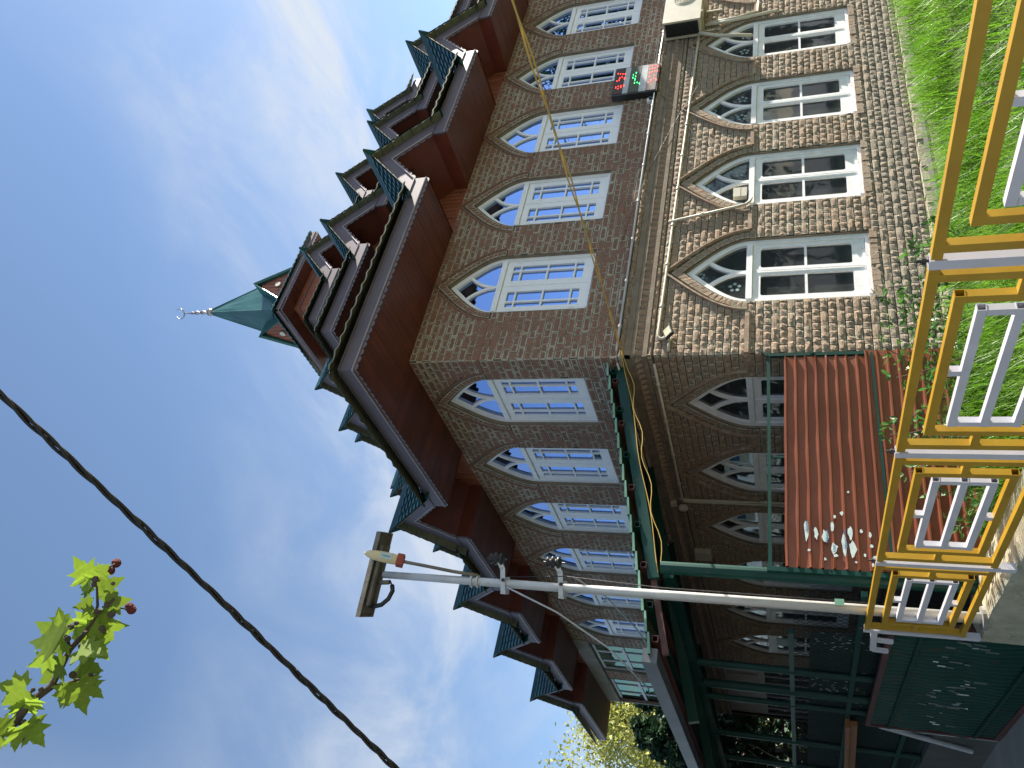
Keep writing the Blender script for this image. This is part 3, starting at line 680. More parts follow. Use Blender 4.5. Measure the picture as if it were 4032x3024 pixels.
def eave_side(tier, m, s0, s1, z0, oh, gables, gproto, rot, corner_lap=0.0, pitch=.62):
    """one side of a tier; m(s,d,z): s along the eave, d inwards from the fascia"""
    segs = []; cur = s0
    for c in gables:
        segs.append((cur, c - HW)); cur = c + HW
    segs.append((cur, s1))
    sf = MB(); te = MB(); tu = MB()
    nrm = Vector(m(0, 1, 0)) - Vector(m(0, 0, 0))
    for i, (a, b) in enumerate(segs):
        fa = MB(); bd = MB(); scs = MB(); a_ = a + (corner_lap and .028 if i == 0 else 0)
        fa.mbox(m, (a_, 0, z0), (b, .028, z0 + FH)); fa.mbox(m, (a_, -.012, z0+FH-.02), (b, 0, z0+FH-.001))
        bd.tube([m(a, -.006, z0+.004), m(b, -.006, z0+.004)], .010, 6)
        scallops(scs, m(a, .004, z0), m(b, .004, z0), nrm, (0, 0, -1))
        fa.build('fascia', MT['fascia'], tier); bd.build('bead', MT['bead'], tier); kind(scs.build('scallop_trim', MT['fascia'], tier), 'stuff')
        if i == 0 and corner_lap: a += corner_lap
        k = max(1, int((b-a)/.09)); st = (b-a)/k
        for j in range(k):
            h = random.uniform(0, .003); sf.mbox(m, (a + j*st, .028, z0-.03+.012+h), (a + (j+1)*st - .004, oh + .02, z0 + .02))
    # tile edge runs on behind the gables as well
    per = .19; k = int((s1 - s0 + .2)/per); sub = 8; rows = [(-.135, 0), (.06, 0), (.45, .02)]
    top = []; bot = []
    for r, (d, lift) in enumerate(rows):
        for q in range(k*sub+1):
            s = max(s0 + d, s0 - .1 + q*per/sub); ph = (q % sub)/sub; wv = .024*math.sin(math.pi*min(1, ph*1.35))**2 if ph < .74 else 0
            base = z0 + FH + .016 + pitch*(d+.10); top.append(m(s, d, base + wv + .012 + lift)); bot.append(m(s, d, base + wv*.8))
    wd = k*sub+1; keep = []
    for q in range(wd-1):
        sm = s0 - .1 + (q+.5)*per/sub
        if not any(abs(sm - c) < .66 for c in gables): keep.append(q)
    te.add(top + bot, [(r*wd+q, r*wd+q+1, (r+1)*wd+q+1, (r+1)*wd+q) for r in range(2) for q in keep] + [(q, q+1, 3*wd+q+1, 3*wd+q) for q in keep], rnd=.4)
    tu.add(bot, [(r*wd+q, r*wd+q+1, (r+1)*wd+q+1, (r+1)*wd+q) for r in range(2) for q in keep], rnd=.4)
    kind(sf.build('soffit', MT['soffit'], tier), 'stuff')
    kind(te.build('tile_edge', MT['tile_lip'], tier), 'stuff'); kind(tu.build('tile_underside', MT['tile_under'], tier), 'stuff')
    for c in gables:
        o = copy_tree(gproto) if gproto.get('used') else gproto; gproto['used'] = 1
        o.parent = BL; o.location = Vector(m(c, 0, z0)) - BL.location; o.rotation_euler.z = rot
def tier(x0, y0, x1, y1, z0, oh_r, oh_l, gr, gl, nxt, wall_top=None):
    """x0.. eave rectangle relative to the corner; nxt = (inset x, inset y, z) where the roof ends under the next tier"""
    pl = MB(); e = .10; zt = z0 + FH + .03
    a = [W(x0-e, y0-e, zt), W(x1+e, y0-e, zt), W(x1+e, y1+e, zt), W(x0-e, y1+e, zt)]
    X0, Y0, X1, Y1, Z = nxt; b = [W(X0, Y0, Z), W(X1, Y0, Z), W(X1, Y1, Z), W(X0, Y1, Z)]
    d = .45; L0 = [p + (q-p)*.14 for p, q in zip(a, b)]
    pl.add(L0 + b, [(i, (i+1) % 4, 4+(i+1) % 4, 4+i) for i in range(4)])
    t = pl.build('roof_tier', MT['tile'], BL)
    gpr = make_gable(oh_r)
    eave_side(t, lambda s, d_, z: (CX+s, CY+y0+d_, z), x0, x1, z0, oh_r, gr, gpr, 0)
    gpl = make_gable(oh_l) if abs(oh_l-oh_r) > .02 else gpr
    eave_side(t, lambda s, d_, z: (CX+x0+d_, CY+s, z), y0, y1, z0, oh_l, gl, gpl, R_(-90), corner_lap=oh_r)
    return t
T1 = tier(-.86, -.95, 14.86, 13.35, 4.315, .95, .86, [2.68, 5.54, 8.42, 11.3], [2.41, 5.12, 7.375, 10.03], (2.1, 1.7, 11.9, 11.2, 6.35))
T2 = tier(1.48, 1.05, 12.5, 11.95, 6.44, .65, .65, [3.81, 6.5, 9.2], [3.4, 5.7, 8.1], (3.95, 3.4, 10.0, 9.6, 8.2))
T3 = tier(3.28, 2.70, 10.9, 10.0, 8.24, .62, .62, [5.04, 7.33, 9.6], [4.6, 6.55, 8.6], (6.0, 5.25, 8.2, 7.45, 10.4))
# boarded bands below the upper tiers
for (x0, y0, x1, y1, z0, z1) in ((2.1, 1.67, 11.9, 11.3, 5.9, 6.46), (3.88, 3.3, 10.3, 9.4, 7.7, 8.26)):
    p = MB(); p.box((CX+x0, CY+y0, z0), (CX+x1, CY+y1, z1)); p.build('boarded_band', MT['panel'], BL)
TX, TY, TH, TZ = 7.1, 6.35, 1.345, 11.395                    # tower centre, eave half size, fascia bottom
tw = MB(); hw_ = .95
for i in range(22):
    a = -hw_ + 2*hw_*i/22; b = a + 2*hw_/22 - .008
    tw.box((CX+TX+a, CY+TY-hw_ - random.uniform(0, .004), 9.9), (CX+TX+b, CY+TY-hw_+.03, TZ)); tw.box((CX+TX-hw_ - random.uniform(0, .004), CY+TY+a, 9.9), (CX+TX-hw_+.03, CY+TY+b, TZ))
tw.box((CX+TX-hw_+.02, CY+TY-hw_+.02, 9.9), (CX+TX+hw_, CY+TY+hw_, TZ))
tower = tw.build('tower', MT['panel'], BL)
tr_ = MB()
for z, d, h in ((10.55, .05, .06), (10.75, .035, .05), (10.32, .06, .05), (11.22, .03, .03)):
    tr_.box((CX+TX-hw_-d, CY+TY-hw_-d, z), (CX+TX+hw_+d, CY+TY+hw_+d, z+h))
tr_.build('moulding', MT['fascia'], tower)
def tside(m):
    fa = MB(); fa.mbox(m, (-TH, 0, TZ), (TH, .03, TZ+.15)); bd = MB(); bd.tube([m(-TH, -.006, TZ+.05), m(TH, -.006, TZ+.05)], .010, 6)
    s = MB(); scallops(s, m(-TH, .004, TZ), m(TH, .004, TZ), Vector(m(0, 1, 0)) - Vector(m(0, 0, 0)), (0, 0, -1))
    te = MB(); per, sub = .16, 6; k = int((2*TH+.16)/per); v = []
    for d, up_ in ((-.09, 0), (.2, .1)):
        for q in range(k*sub+1):
            ph = (q % sub)/sub; wv = .022*math.sin(math.pi*ph)**2; v += [m(-TH-.08 + q*per/sub, d, TZ+.165+wv+up_)]
    wd = k*sub+1; v += [(x, y, z-.028) for x, y, z in v[:wd]]
    te.add(v, [(q, q+1, wd+q+1, wd+q) for q in range(wd-1)] + [(q, q+1, 2*wd+q+1, 2*wd+q) for q in range(wd-1)])
    sf = MB(); n = 26
    for i in range(n): a = -TH + 2*TH*i/n; sf.mbox(m, (a, .03, TZ-.004 + random.uniform(0, .003)), (a + 2*TH/n - .004, TH-hw_+.02, TZ+.02))
    fa.build('fascia', MT['fascia'], tower); bd.build('bead', MT['bead'], tower); kind(s.build('scallop_trim', MT['fascia'], tower), 'stuff'); kind(te.build('tile_edge', MT['tile'], tower), 'stuff'); kind(sf.build('soffit', MT['soffit'], tower), 'stuff')
    # gablet with boarded front and a round white lamp
    g_ = MB(); gh, gw_, gd = 1.42, .78, .42; zb = TZ + .15
    for i in range(13):
        x0, x1 = -gw_ + 2*gw_*i/13, -gw_ + 2*gw_*(i+1)/13 - .012; hh = lambda x: (gw_-abs(x))/gw_*(gh-.08)
        g_.add([m(x0, gd+.08, zb), m(x1, gd+.08, zb), m(x1, gd+.08, zb+hh(x1)), m(x0, gd+.08, zb+hh(x0))], [(0, 1, 2, 3)])
    go = g_.build('gablet', MT['panel'], tower)
    rf = MB()
    for sg in (1, -1):
        rf.add([m(sg*(gw_+.06), gd+.0, zb), m(0, gd-.05, zb+gh+.02), m(0, TH, zb+gh+.0), m(sg*(gw_+.06), TH, zb), m(sg*(gw_+.01), gd+.02, zb), m(0, gd+.0, zb+gh-.06), m(0, TH, zb+gh-.06), m(sg*(gw_+.01), TH, zb)],
               [(0, 1, 2, 3), (4, 5, 6, 7), (0, 1, 5, 4)])
    rf.build('gablet_roof', MT['spire'], tower)
    ld = MB(); c = Vector(m(0, gd+.05, zb+gh*.52)); ax = (Vector(m(0, -1, 0)) - Vector(m(0, 0, 0))).normalized(); ld.tube([c, c + ax*.03], .075, 14); ld.build('round_lamp', MT['white_led'], tower)
tside(lambda s, d, z: (CX+TX+s, CY+TY-TH+d, z)); tside(lambda s, d, z: (CX+TX-TH+d, CY+TY+s, z))
spm = MB(); zb = TZ + .19; hb = TH + .02; AP = 14.98
for ax in range(4):
    c_, s_ = (1, 0, -1, 0)[ax], (0, 1, 0, -1)[ax]; n = 6; vs = []
    for i in range(n+1):
        z, h = ((zb, hb), (zb+.22, .92), (12.2, .70), (12.9, .525), (13.5, .37), (14.3, .19), (AP, .035))[i]; t = i/n
        for j in range(5):
            u = -1 + 2*j/4; x, y = h, u*h; bump_ = .012*math.sin(7*t+2*u+ax) * (1 if 0 < j < 4 else 0)
            x += bump_; vs.append((CX+TX + x*c_ - y*s_, CY+TY + x*s_ + y*c_, z))
    spm.add(vs, [(i*5+j, i*5+j+1, (i+1)*5+j+1, (i+1)*5+j) for i in range(n) for j in range(4)])
spo = spm.build('spire', MT['spire'], BL)
sm = MB()
for a, b in ((1, 1), (1, -1), (-1, 1), (-1, -1)): sm.tube([(CX+TX+a*h, CY+TY+b*h, z) for z, h in ((zb, hb), (zb+.22, .92), (12.2, .70), (12.9, .525), (13.5, .37), (14.3, .19), (AP, .035))], .014, 6)
sm.build('ridge_seam', MT['spire'], spo)
fm_ = MB(); c0 = (CX+TX, CY+TY, 0)
fm_.lathe([(a*.72, z) for a, z in [(.02, 14.85), (.12, 14.9), (.15, 14.97), (.12, 15.04), (.03, 15.07), (.028, 15.12), (.075, 15.16), (.085, 15.22), (.05, 15.29), (.028, 15.33), (.07, 15.38), (.07, 15.45), (.028, 15.5), (.055, 15.55), (.05, 15.6), (.02, 15.65), (.016, 15.86)]], c0, 16)
fo = fm_.build('finial', MT['finial'], spo, smooth=True)
cm = MB(); R0, r0 = .14, .014; dirr = Vector((.707, -.707, 0)); pts = []; rs = []
for i in range(25):
    t = R_(-90 - 145 + 290*i/24 + 180 + 0); a = R_(-235 + 290*i/24)
    pts.append(Vector(c0) + dirr*(R0*math.cos(a)) + Vector((0, 0, 15.99 + R0*math.sin(a)*1.0))); rs.append(.004 + r0*math.sin(math.pi*i/24))
cm.tube(pts, rs, 8); cm.build('crescent', MT['finial'], fo, smooth=True)
# ------------------------------------------------------------------ fittings on the walls
def clips(mb, p, q, r, n):
    p, q = Vector(p), Vector(q)
    for i in range(n):
        c = p + (q-p)*((i+.5)/n); d = (q-p).normalized(); mb.tube([c - d*.016, c + d*.016], r*1.55, 8)
def conduit(name, paths, r, mat, label, nclip=8):
    o = MB()
    for i, p in enumerate(paths): o.tube(p, r, 8)
    ob = o.build(name, mat, None, smooth=True, world=False)
    cl = MB()
    for p in paths:
        for a, b in zip(p, p[1:]):
            L_ = (Vector(b)-Vector(a)).length
            if L_ > .5: clips(cl, a, b, r, max(1, int(L_/.6)))
    if cl.v: kind(cl.build('clip', mat, ob, world=False), 'stuff')
    return tag(ob, label, 'conduit')
conduit('conduit', [[mR(.03, .075, 1.80), mR(3.5, .075, 1.802), mR(11.0, .075, 1.795)]], .013, MT['grey_pipe'], 'thin white conduit pipe lying along the brick ledge between the storeys')
conduit('conduit', [[mR(11, .03, 1.22), mR(6.26, .03, 1.257), mR(3.0, .03, 1.325), mR(.36, .03, 1.375), mR(.255, .03, 1.378), mR(.225, .03, 1.36), mR(.215, .03, 1.325), mR(.235, .03, 1.29), mR(.26, .03, 1.27)], [mR(.24, .03, 1.245), mR(.04, .03, 1.25)]], .017, MT['cream'], 'cream conduit pipe under the cornice of the sunny brick wall')
conduit('conduit', [[mR(2.06, .035, 1.40), mR(2.24, .035, .60), mR(2.27, .035, .50), mR(2.32, .035, .455), mR(2.40, .02, .44)]], .017, MT['cream'], 'cream conduit pipe dropping slantwise beside an arched window')
conduit('conduit', [[mL(.10, .03, 1.409), mL(3.0, .03, 1.432), mL(3.09, .03, 1.42), mL(3.10, .03, 1.36), mL(3.14, .03, -1.3)], [mL(3.02, .03, 1.47), mL(3.05, .03, 1.36), mL(3.06, .03, -1.3)]], .016, MT['cream'], 'cream conduit pipe on the shaded wall under the veranda roof')
conduit('conduit', [[mL(.02, .075, 1.79), mL(3.4, .075, 1.79), mL(12.8, .075, 1.79)]], .012, MT['cream'], 'thin pipe along the ledge of the shaded wall above the veranda')
# flood light by the corner
fl = thing('flood_light', 'small black flood light tilted down beside the building corner', 'flood light', mR(.24, .05, 1.25))
b = MB(); m4 = Matrix.Translation(Vector(mR(.235, .12, 1.255))) @ Matrix.Rotation(R_(-38), 4, 'X') @ Matrix.Rotation(R_(-22), 4, 'Y')
def tb(mb, M4, a, c, **k):
    mb.mbox(lambda x, y, z: M4 @ Vector((x, y, z)), a, c, **k)
tb(b, m4, (-.075, -.008, -.055), (.075, .022, .055))
for i in range(6): tb(b, m4, (-.06+i*.024, .022, -.045), (-.052+i*.024, .034, .045))
b.build('housing', MT['dark'], fl); b = MB(); tb(b, m4, (-.062, -.012, -.043), (.062, -.009, .043)); b.build('lamp_glass', MT['lampglass'], fl)
b = MB(); b.tube([mR(.24, .0, 1.29), mR(.24, .05, 1.30), mR(.235, .10, 1.27)], .007, 6); b.build('bracket', MT['cream'], fl)
# LED display board
lt = thing('led_display_board', 'black framed board with red and green lit LED rows', 'display board', mR(5.08, .0, 1.78))
bx0, bx1, bz0, bz1 = 4.735, 5.42, 1.765, 2.415
b = MB(); b.mbox(mR, (bx0, .02, bz0), (bx1, .115, bz1)); b.build('case', MT['dark'], lt)
rows_ = ((2.265, 2.405, 'led_panel'), (2.185, 2.263, 'silver'), (2.03, 2.183, 'led_panel2'), (1.93, 2.028, 'silver'), (1.785, 1.928, 'led_panel'))
for z0, z1, mt in rows_:
    b = MB(); b.mbox(mR, (bx0+.03, .116, z0), (bx1-.015, .121 if mt != 'silver' else .118, z1)); b.build('display_panel' if mt != 'silver' else 'label_strip', MT[mt], lt)
sk = dict(r1=[(637,665,40),(680,670,35),(722,670,35),(768,670,35),(712,728,35),(665,750,50),(752,755,70),(655,785,45),(612,803,35),(590,925,55),(640,900,30),(632,945,30),(685,905,90),(735,885,35)],
          g=[(975,650,50),(920,685,30),(960,715,35),(910,740,50),(950,770,60),(940,835,45),(990,828,35),(1030,845,40)],
          r2=[(1240,525,30),(1288,515,30),(1335,505,30),(1378,525,60),(1235,578,30),(1280,570,40),(1328,560,35),(1222,650,60),(1272,628,30),(1320,622,30),(1368,612,35),(1312,697,30),(1215,718,35),(1300,750,30),(1345,775,70),(1250,790,80),(1198,825,35)])
for key, mt in (('r1', 'led_red'), ('g', 'led_green'), ('r2', 'led_red')):
    b = MB()
    for x, y, l in sk[key]:
        p = onp(2300 + x/4.74, 150 + y/4.74, 1, CY - .122); hl = l/4.74*.0029/2*1.15
        b.mbox(mR, (p.x - CX - hl, .1212, p.z - .0042), (p.x - CX + hl, .1235, p.z + .0042))
    kind(b.build('lit_digits', MT[mt], lt), 'stuff')
# little box camera under the board, AC unit, junction box in the window
b = MB(); b.mbox(mR, (4.60, 0, 1.83), (4.68, .05, 1.90)); o = b.build('sensor_box', MT['white'], None, world=False); tag(o, 'small white box with a black knob right below the LED board', 'sensor')
k_ = MB(); k_.tube([mR(4.645, .05, 1.85), mR(4.645, .085, 1.85)], .02, 10); k_.build('knob', MT['dark'], o, world=False)
ac = thing('air_conditioner', 'cream outdoor air conditioner unit on brackets high on the sunny wall', 'air conditioner', mR(6.5, .0, 1.2))
b = MB(); b.mbox(mR, (6.10, .05, 1.215), (6.92, .33, 1.765)); b.build('casing', MT['cream'], ac)
b = MB(); b.mbox(mR, (6.085, .10, 1.25), (6.10, .30, 1.735)); b.build('side_grille', MT['dark'], ac)
b = MB()
for i in range(8): b.mbox(mR, (6.075, .115 + i*.022, 1.27), (6.087, .12 + i*.022, 1.715))
kind(b.build('fin', MT['dark'], ac), 'stuff')
b = MB(); fc = Vector(mR(6.74, .34, 1.49))
for rr in (.04, .08, .12, .155): b.tube([fc + Vector((rr*math.cos(t), 0, rr*math.sin(t))) for t in [2*math.pi*i/24 for i in range(24)]], .004, 5, closed=True)
kind(b.build('fan_guard', MT['cream'], ac), 'stuff')
for x in (6.25, 6.8):
    b = MB(); b.mbox(mR, (x-.015, 0, 1.185), (x+.015, .36, 1.213)); b.mbox(mR, (x-.015, 0, .95), (x+.015, .03, 1.185)); b.build('bracket', MT['cream'], ac)
hs = MB(); hs.tube([mR(6.12, .10, 1.28), mR(6.05, .09, 1.15), mR(5.98, .07, .95), mR(5.95, .06, .70), mR(5.93, .04, .56), mR(5.98, 0, .50)], .026, 8); o = hs.build('refrigerant_hose', MT['cream'], None, smooth=True, world=False); tag(o, 'cream wrapped hose hanging from the air conditioner to a window', 'hose')
hs = MB(); hs.tube([mR(6.36, .05, 1.18), mR(6.40, .04, .75), mR(6.47, .04, .25), mR(6.50, .03, .16), mR(6.50, 0, .12)], .024, 8); hs.tube([mR(6.41, .05, 1.15), mR(6.45, .05, .7), mR(6.52, .05, .42), mR(6.8, .05, .42)], .018, 8); o = hs.build('drain_pipe', MT['cream'], None, smooth=True, world=False); tag(o, 'pair of cream pipes running down from the air conditioner', 'pipe')
# parts of the third ground-floor window: a boarded light with a switch box behind it
jb = MB(); jb.mbox(mR, (RG[1]-.34, -.10, .49), (RG[1]-.05, -.096, .90)); o = jb.build('window_board', MT['cloth'], None, world=False); tag(o, 'speckled board filling a lower corner of an arched window light', 'board')
jb = MB(); jb.mbox(mR, (RG[1]-.30, -.094, .50), (RG[1]-.14, -.01, .66)); jb.mbox(mR, (RG[1]-.30, -.01, .575), (RG[1]-.14, -.006, .579)); o = jb.build('switch_box', MT['cream'], None, world=False); tag(o, 'cream switch box set in the open light of an arched window', 'switch box')
# curtains inside ground-floor windows
def curtain(c, x0, x1, z0, z1, lab):
    b = MB(); n = 26; v = []
    for j in range(7):
        t = j/6
        for i in range(n+1):
            u = i/n; x = x0 + (x1-x0)*(u*(1-.25*t) + .12*t); z = z0 + (z1-z0)*t*(1 - .35*(2*u-1)**2); v.append(mR(c+x, -.24 - .02*math.sin(u*40 + t*2), z))
    b.add(v, [(j*(n+1)+i, j*(n+1)+i+1, (j+1)*(n+1)+i+1, (j+1)*(n+1)+i) for j in range(6) for i in range(n)])
    tag(b.build('curtain', MT['cloth'], None, smooth=True, world=False), lab, 'curtain')
curtain(RG[0], -.42, -.06, -.75, .18, 'pale gathered curtain in the arched window nearest the corner'); curtain(RG[1], -.42, -.15, -.1, .30, 'pale curtain end in the arched window with the switch box')
curtain(RG[2], -.40, .0, -.75, -.35, 'low pale curtain in the arched window below the LED board'); curtain(RG[3], -.42, -.04, -.75, .2, 'pale curtain in the arched window under the air conditioner')
# transfers on the arched lights
def flower(c, x, z, r, lab):
    b = MB()
    for k in range(5):
        t = k*1.257; b.add([mR(c + x + r*.5*math.cos(t) + r*.22*math.cos(t+a), -.0705 + .0004*k, z + r*.5*math.sin(t) + r*.22*math.sin(t+a)) for a in [i*1.047 for i in range(6)]], [tuple(range(6))])
    tag(b.build('glass_transfer', MT['sticker'], None, world=False), lab, 'sticker')
for i, c in enumerate(RG[:4]):
    nm = ('nearest the corner', 'with the switch box', 'below the LED board', 'under the air conditioner')[i]
    if i != 1: flower(c, -.2, .60, .10, 'pale flower transfer in the left light of the window ' + nm)
    if i: flower(c, .2, .60, .10, 'pale flower transfer in the right light of the window ' + nm)
    flower(c, 0.0, .98, .07, 'small round transfer topmost in the window ' + nm)
# fittings under the veranda
b = MB(); b.mbox(mL, (4.55, 0, 1.19), (4.80, .09, 1.42)); tag(b.build('meter_box', MT['cream'], None, world=False), 'cream meter box on the shaded veranda wall', 'meter box')
b = MB(); b.mbox(mL, (3.10, 0, 1.52), (3.18, .07, 1.60)); b.lathe([(.02, 0), (.05, -.03), (.055, -.10), (.03, -.13)], mL(3.16, .09, 1.50), 10); tag(b.build('wall_lamp', MT['cream'], None, world=False), 'small cream wall lamp at the top of the veranda wall', 'wall lamp')
b = MB(); b.mbox(mL, (7.95, 0, .0), (8.25, .04, .34)); tag(b.build('notice_sign', MT['paper'], None, world=False), 'pale notice fixed beside the last arched window of the veranda', 'notice')
for i, (s, z, w_, h_) in enumerate(((2.34, .50, .20, .34), (2.12, .52, .20, .3), (3.62, .52, .22, .30), (3.32, .50, .22, .26))):
    b = MB(); b.mbox(mL, (s-.08, -.0715, z), (s-.08+w_, -.0705, z+h_)); b.mbox(mL, (s-.05, -.0704, z+.12), (s-.08+w_*.8, -.0701, z+h_*.8), mi=1)
    tag(b.build('paper_notice', [MT['paper'], MT['ink']], None, world=False), ('printed blue notice stuck in the left light of the second veranda arch', 'pale notice stuck in the right light of the second veranda arch', 'pale notice stuck in the left light of the third veranda arch', 'small torn notice stuck in the right light of the third veranda arch')[i], 'notice')
# ------------------------------------------------------------------ veranda roof
VR = thing('veranda_roof', 'lean-to veranda roof of green tile sheet on green steel beams', 'veranda', W(-2.47, -.1, -1.47))
vz = lambda x: 1.915 + x*.242                                 # underside of the sheet against x (negative outwards)
sh = MB(); un = MB(); st = .185; n = int(3.2/st)
for i in range(n):
    x0, x1 = -.02 - i*st, -.02 - (i+1)*st; v = []; ny = 60
    for x, l in ((x0, .004), (x1, .034)):
        for j in range(ny+1):
            y = .06 + 13.9*j/ny; v.append(W(x, y, vz(x) + l + .006*math.sin(j*2.1)))
    v += [p - Vector((0, 0, .03)) for p in v[ny+1:]]
    sh.add(v, [(j, j+1, ny+2+j, ny+1+j) for j in range(ny)] + [(ny+1+j, ny+2+j, 2*ny+3+j, 2*ny+2+j) for j in range(ny)], rnd=.5)
    un.add([p - Vector((0, 0, .008)) for p in v[:2*ny+2]], [(j, j+1, ny+2+j, ny+1+j) for j in range(ny)], rnd=.5)
kind(sh.build('roof_sheet', MT['green_pale'], VR), 'stuff'); kind(un.build('sheet_underside', MT['tin_under'], VR), 'stuff')
for i in range(n):
    x0, x1 = -.02 - i*st, -.02 - (i+1)*st; b = MB()
    b.add([W(x0, .055, vz(x0)-.006), W(x1, .055, vz(x1)+.012), W(x1, .055, vz(x1)+.036), W(x0, .055, vz(x0)+.010), W(x0, .095, vz(x0)-.006), W(x1, .095, vz(x1)+.012), W(x1, .095, vz(x1)+.036), W(x0, .095, vz(x0)+.010)],
          [(0, 1, 2, 3), (4, 5, 6, 7), (0, 1, 5, 4), (2, 3, 7, 6), (1, 2, 6, 5), (0, 3, 7, 4)]); b.build('sheet_edge', MT['green_pale'], VR)
for i, x in enumerate((-.12, -.25, -.62, -.80, -1.18, -1.55, -1.95, -2.35, -2.72, -3.02)):
    b = MB(); b.tubebar(W(x, .09, vz(x)-.045), W(x, 12.6, vz(x)-.045), .055, .005); b.build('purlin', MT['maroon' if i % 2 else 'green'], VR)
b = MB(); b.bar(W(-.02, .16, vz(-.02)-.115), W(-2.46, .16, vz(-2.46)-.115), .08, .10); b.build('beam', MT['green'], VR)
b = MB(); b.bar(W(-2.40, .18, vz(-2.4)-.11), W(-3.12, .18, vz(-3.12)-.11), .05, .055); b.build('beam', MT['maroon'], VR)
for y in (2.26, 4.4, 6.4, 8.6, 10.8):
    b = MB(); b.bar(W(-.02, y, vz(-.02)-.14), W(-3.1, y, vz(-3.1)-.14), .08, .11); b.build('beam', MT['green'], VR)
b = MB(); b.bar(W(-2.38, .2, vz(-2.38)-.25), W(-2.38, 12.6, vz(-2.38)-.25), .07, .09); b.build('beam', MT['green'], VR)
gt = MB(); gx = -3.16
gt.bar(W(gx, +.12, 1.115), W(gx, 12.8, 1.115), .12, .008); gt.bar(W(gx-.06, +.12, 1.175), W(gx-.06, 12.8, 1.175), .008, .125); gt.bar(W(gx+.06, +.12, 1.16), W(gx+.06, 12.8, 1.16), .008, .09); gt.bar(W(gx-.06, +.12, 1.175), W(gx+.06, +.12, 1.175), .008, .125)
gt.build('gutter', MT['gutter'], VR)
for i, (y, r, zb_) in enumerate(((.07, .058, -1.47), (2.29, .04, -1.47), (2.98, .05, -1.47), (3.46, .035, -1.47), (5.03, .04, -1.47), (6.32, .04, -1.47), (8.6, .04, -1.47), (10.8, .04, -1.47))):
    y_ = y if i == 0 else (CY+y)*1.0235 - CY; b = MB(); b.tube([W(-2.38, y_, zb_), W(-2.38, y_, vz(-2.38)-.2)], r, 14); b.tube([W(-2.38, y_, zb_), W(-2.38, y_, zb_+.012)], r*1.9, 14); b.build('post', MT['green'], VR, smooth=False)
# chain-link screen between the far posts
CF = thing('chain_link_screen', 'dark green chain-link screen between the far veranda posts', 'fence', W(-2.47, 1.2, -1.47))
for z in (.055, -.55, -1.2):
    b = MB(); b.bar(W(-2.38, .35 if z < 0 else 1.35, z), W(-2.38, 8.6, z), .05, .05); b.build('rail', MT['green'], CF)
b = MB(); y0, y1, z0, z1 = .4, 8.5, -1.4, .03; sp = .085; k = int((y1-y0)/sp)
for i in range(-18, k):
    for sg in (1, -1):
        ya = y0 + i*sp if sg > 0 else y0 + i*sp + (z1-z0); yb = ya + sg*(z1-z0); za, zb_ = z0, z1
        lo_, hi_ = (ya, yb) if ya < yb else (yb, ya)
        if hi_ < y0 or lo_ > y1: continue
        f0 = max(0, (y0 - ya)/(yb-ya) if sg > 0 else (ya - y1)/(ya-yb)); f1 = min(1, (y1 - ya)/(yb-ya) if sg > 0 else (ya - y0)/(ya-yb))
        if f1 > f0: b.tube([W(-2.38 + .004*sg, ya + (yb-ya)*f0, za + (zb_-za)*f0), W(-2.38 + .004*sg, ya + (yb-ya)*f1, za + (zb_-za)*f1)], .0022, 3, caps=False)
kind(b.build('wire_mesh', MT['dark'], CF), 'stuff')
b = MB(); b.box(W(-2.352, 1.40, -1.46), W(-2.348, 8.6, -.12)); b.build('net_panel', MT['net'], CF)
b = MB(); rn = random.Random(9)  # pale dashes stand in for daylight coming through the net's perforations
for i in range(150):
    y = rn.choice((1.6, 2.7, 3.0, 3.3)) + rn.gauss(0, .13); z = -.16 - rn.random()*.75; b.box(W(-2.353, y, z), W(-2.3525, y + .012, z + .028))
kind(b.build('painted_light_slit', MT['paper'], CF), 'stuff')
# ------------------------------------------------------------------ red corrugated sheet screen
RS = thing('sheet_screen', 'red-brown corrugated metal sheet screen in a thin green frame at the building corner', 'screen', W(-1.2, 0, -1.47))
def rib_profile(x0, x1, per, dep):
    o = []; x = x0
    while x < x1 - 1e-6:
        o += [(x, 0), (x + per*.70, 0), (x + per*.76, dep), (x + per*.90, dep), (x + per*.96, 0)]; x += per
    return o + [(x1, 0)]
zr = -1.50; PRF = rib_profile(-1.42, .085, .094, .022)        # ribs run level: profile over height
def sheet_panel(x0, x1, z0, z1, ysh, name, per=.094):
    pr = rib_profile(z0, z1, per, .026); nx = 14; v = []
    for z, d in pr:
        for i in range(nx+1):
            x = x0 + (x1-x0)*i/nx; wob = .0015*math.sin(i*1.7 + z*5) + .0008*math.sin(i*4.1 + z*23)
            if i in (0, nx): wob += random.uniform(-.006, .006)
            v.append(W(x, ysh - d + wob, z + .0015*math.sin(i*.9)))
    b = MB(); b.add(v, [(j*(nx+1)+i, j*(nx+1)+i+1, (j+1)*(nx+1)+i+1, (j+1)*(nx+1)+i) for j in range(len(pr)-1) for i in range(nx)], rnd=.5)
    return b.build(name, MT['redsheet'], RS)
sheet_panel(-2.345, -.075, -.76, .085, -.02, 'sheet'); sheet_panel(-2.345, -.03, -1.5, -.735, -.045, 'sheet')
for p, q, s_ in (((-2.37, -.01, -1.5), (-2.37, -.01, .23), .04), ((-.04, -.01, -1.5), (-.04, -.01, .24), .035), ((-2.37, -.01, .205), (-.06, -.01, .235), .03), ((-2.35, -.05, -.745), (-.06, -.05, -.72), .022), ((-1.25, -.01, .08), (-1.25, -.01, .215), .018), ((.0, -.02, -.18), (-.04, -.02, -.18), .03), ((-.06, -.03, .245), (-.0, -.03, .30), .02)):
    b = MB(); b.bar(W(*p), W(*q), s_, s_); b.build('frame_bar', MT['green'], RS)
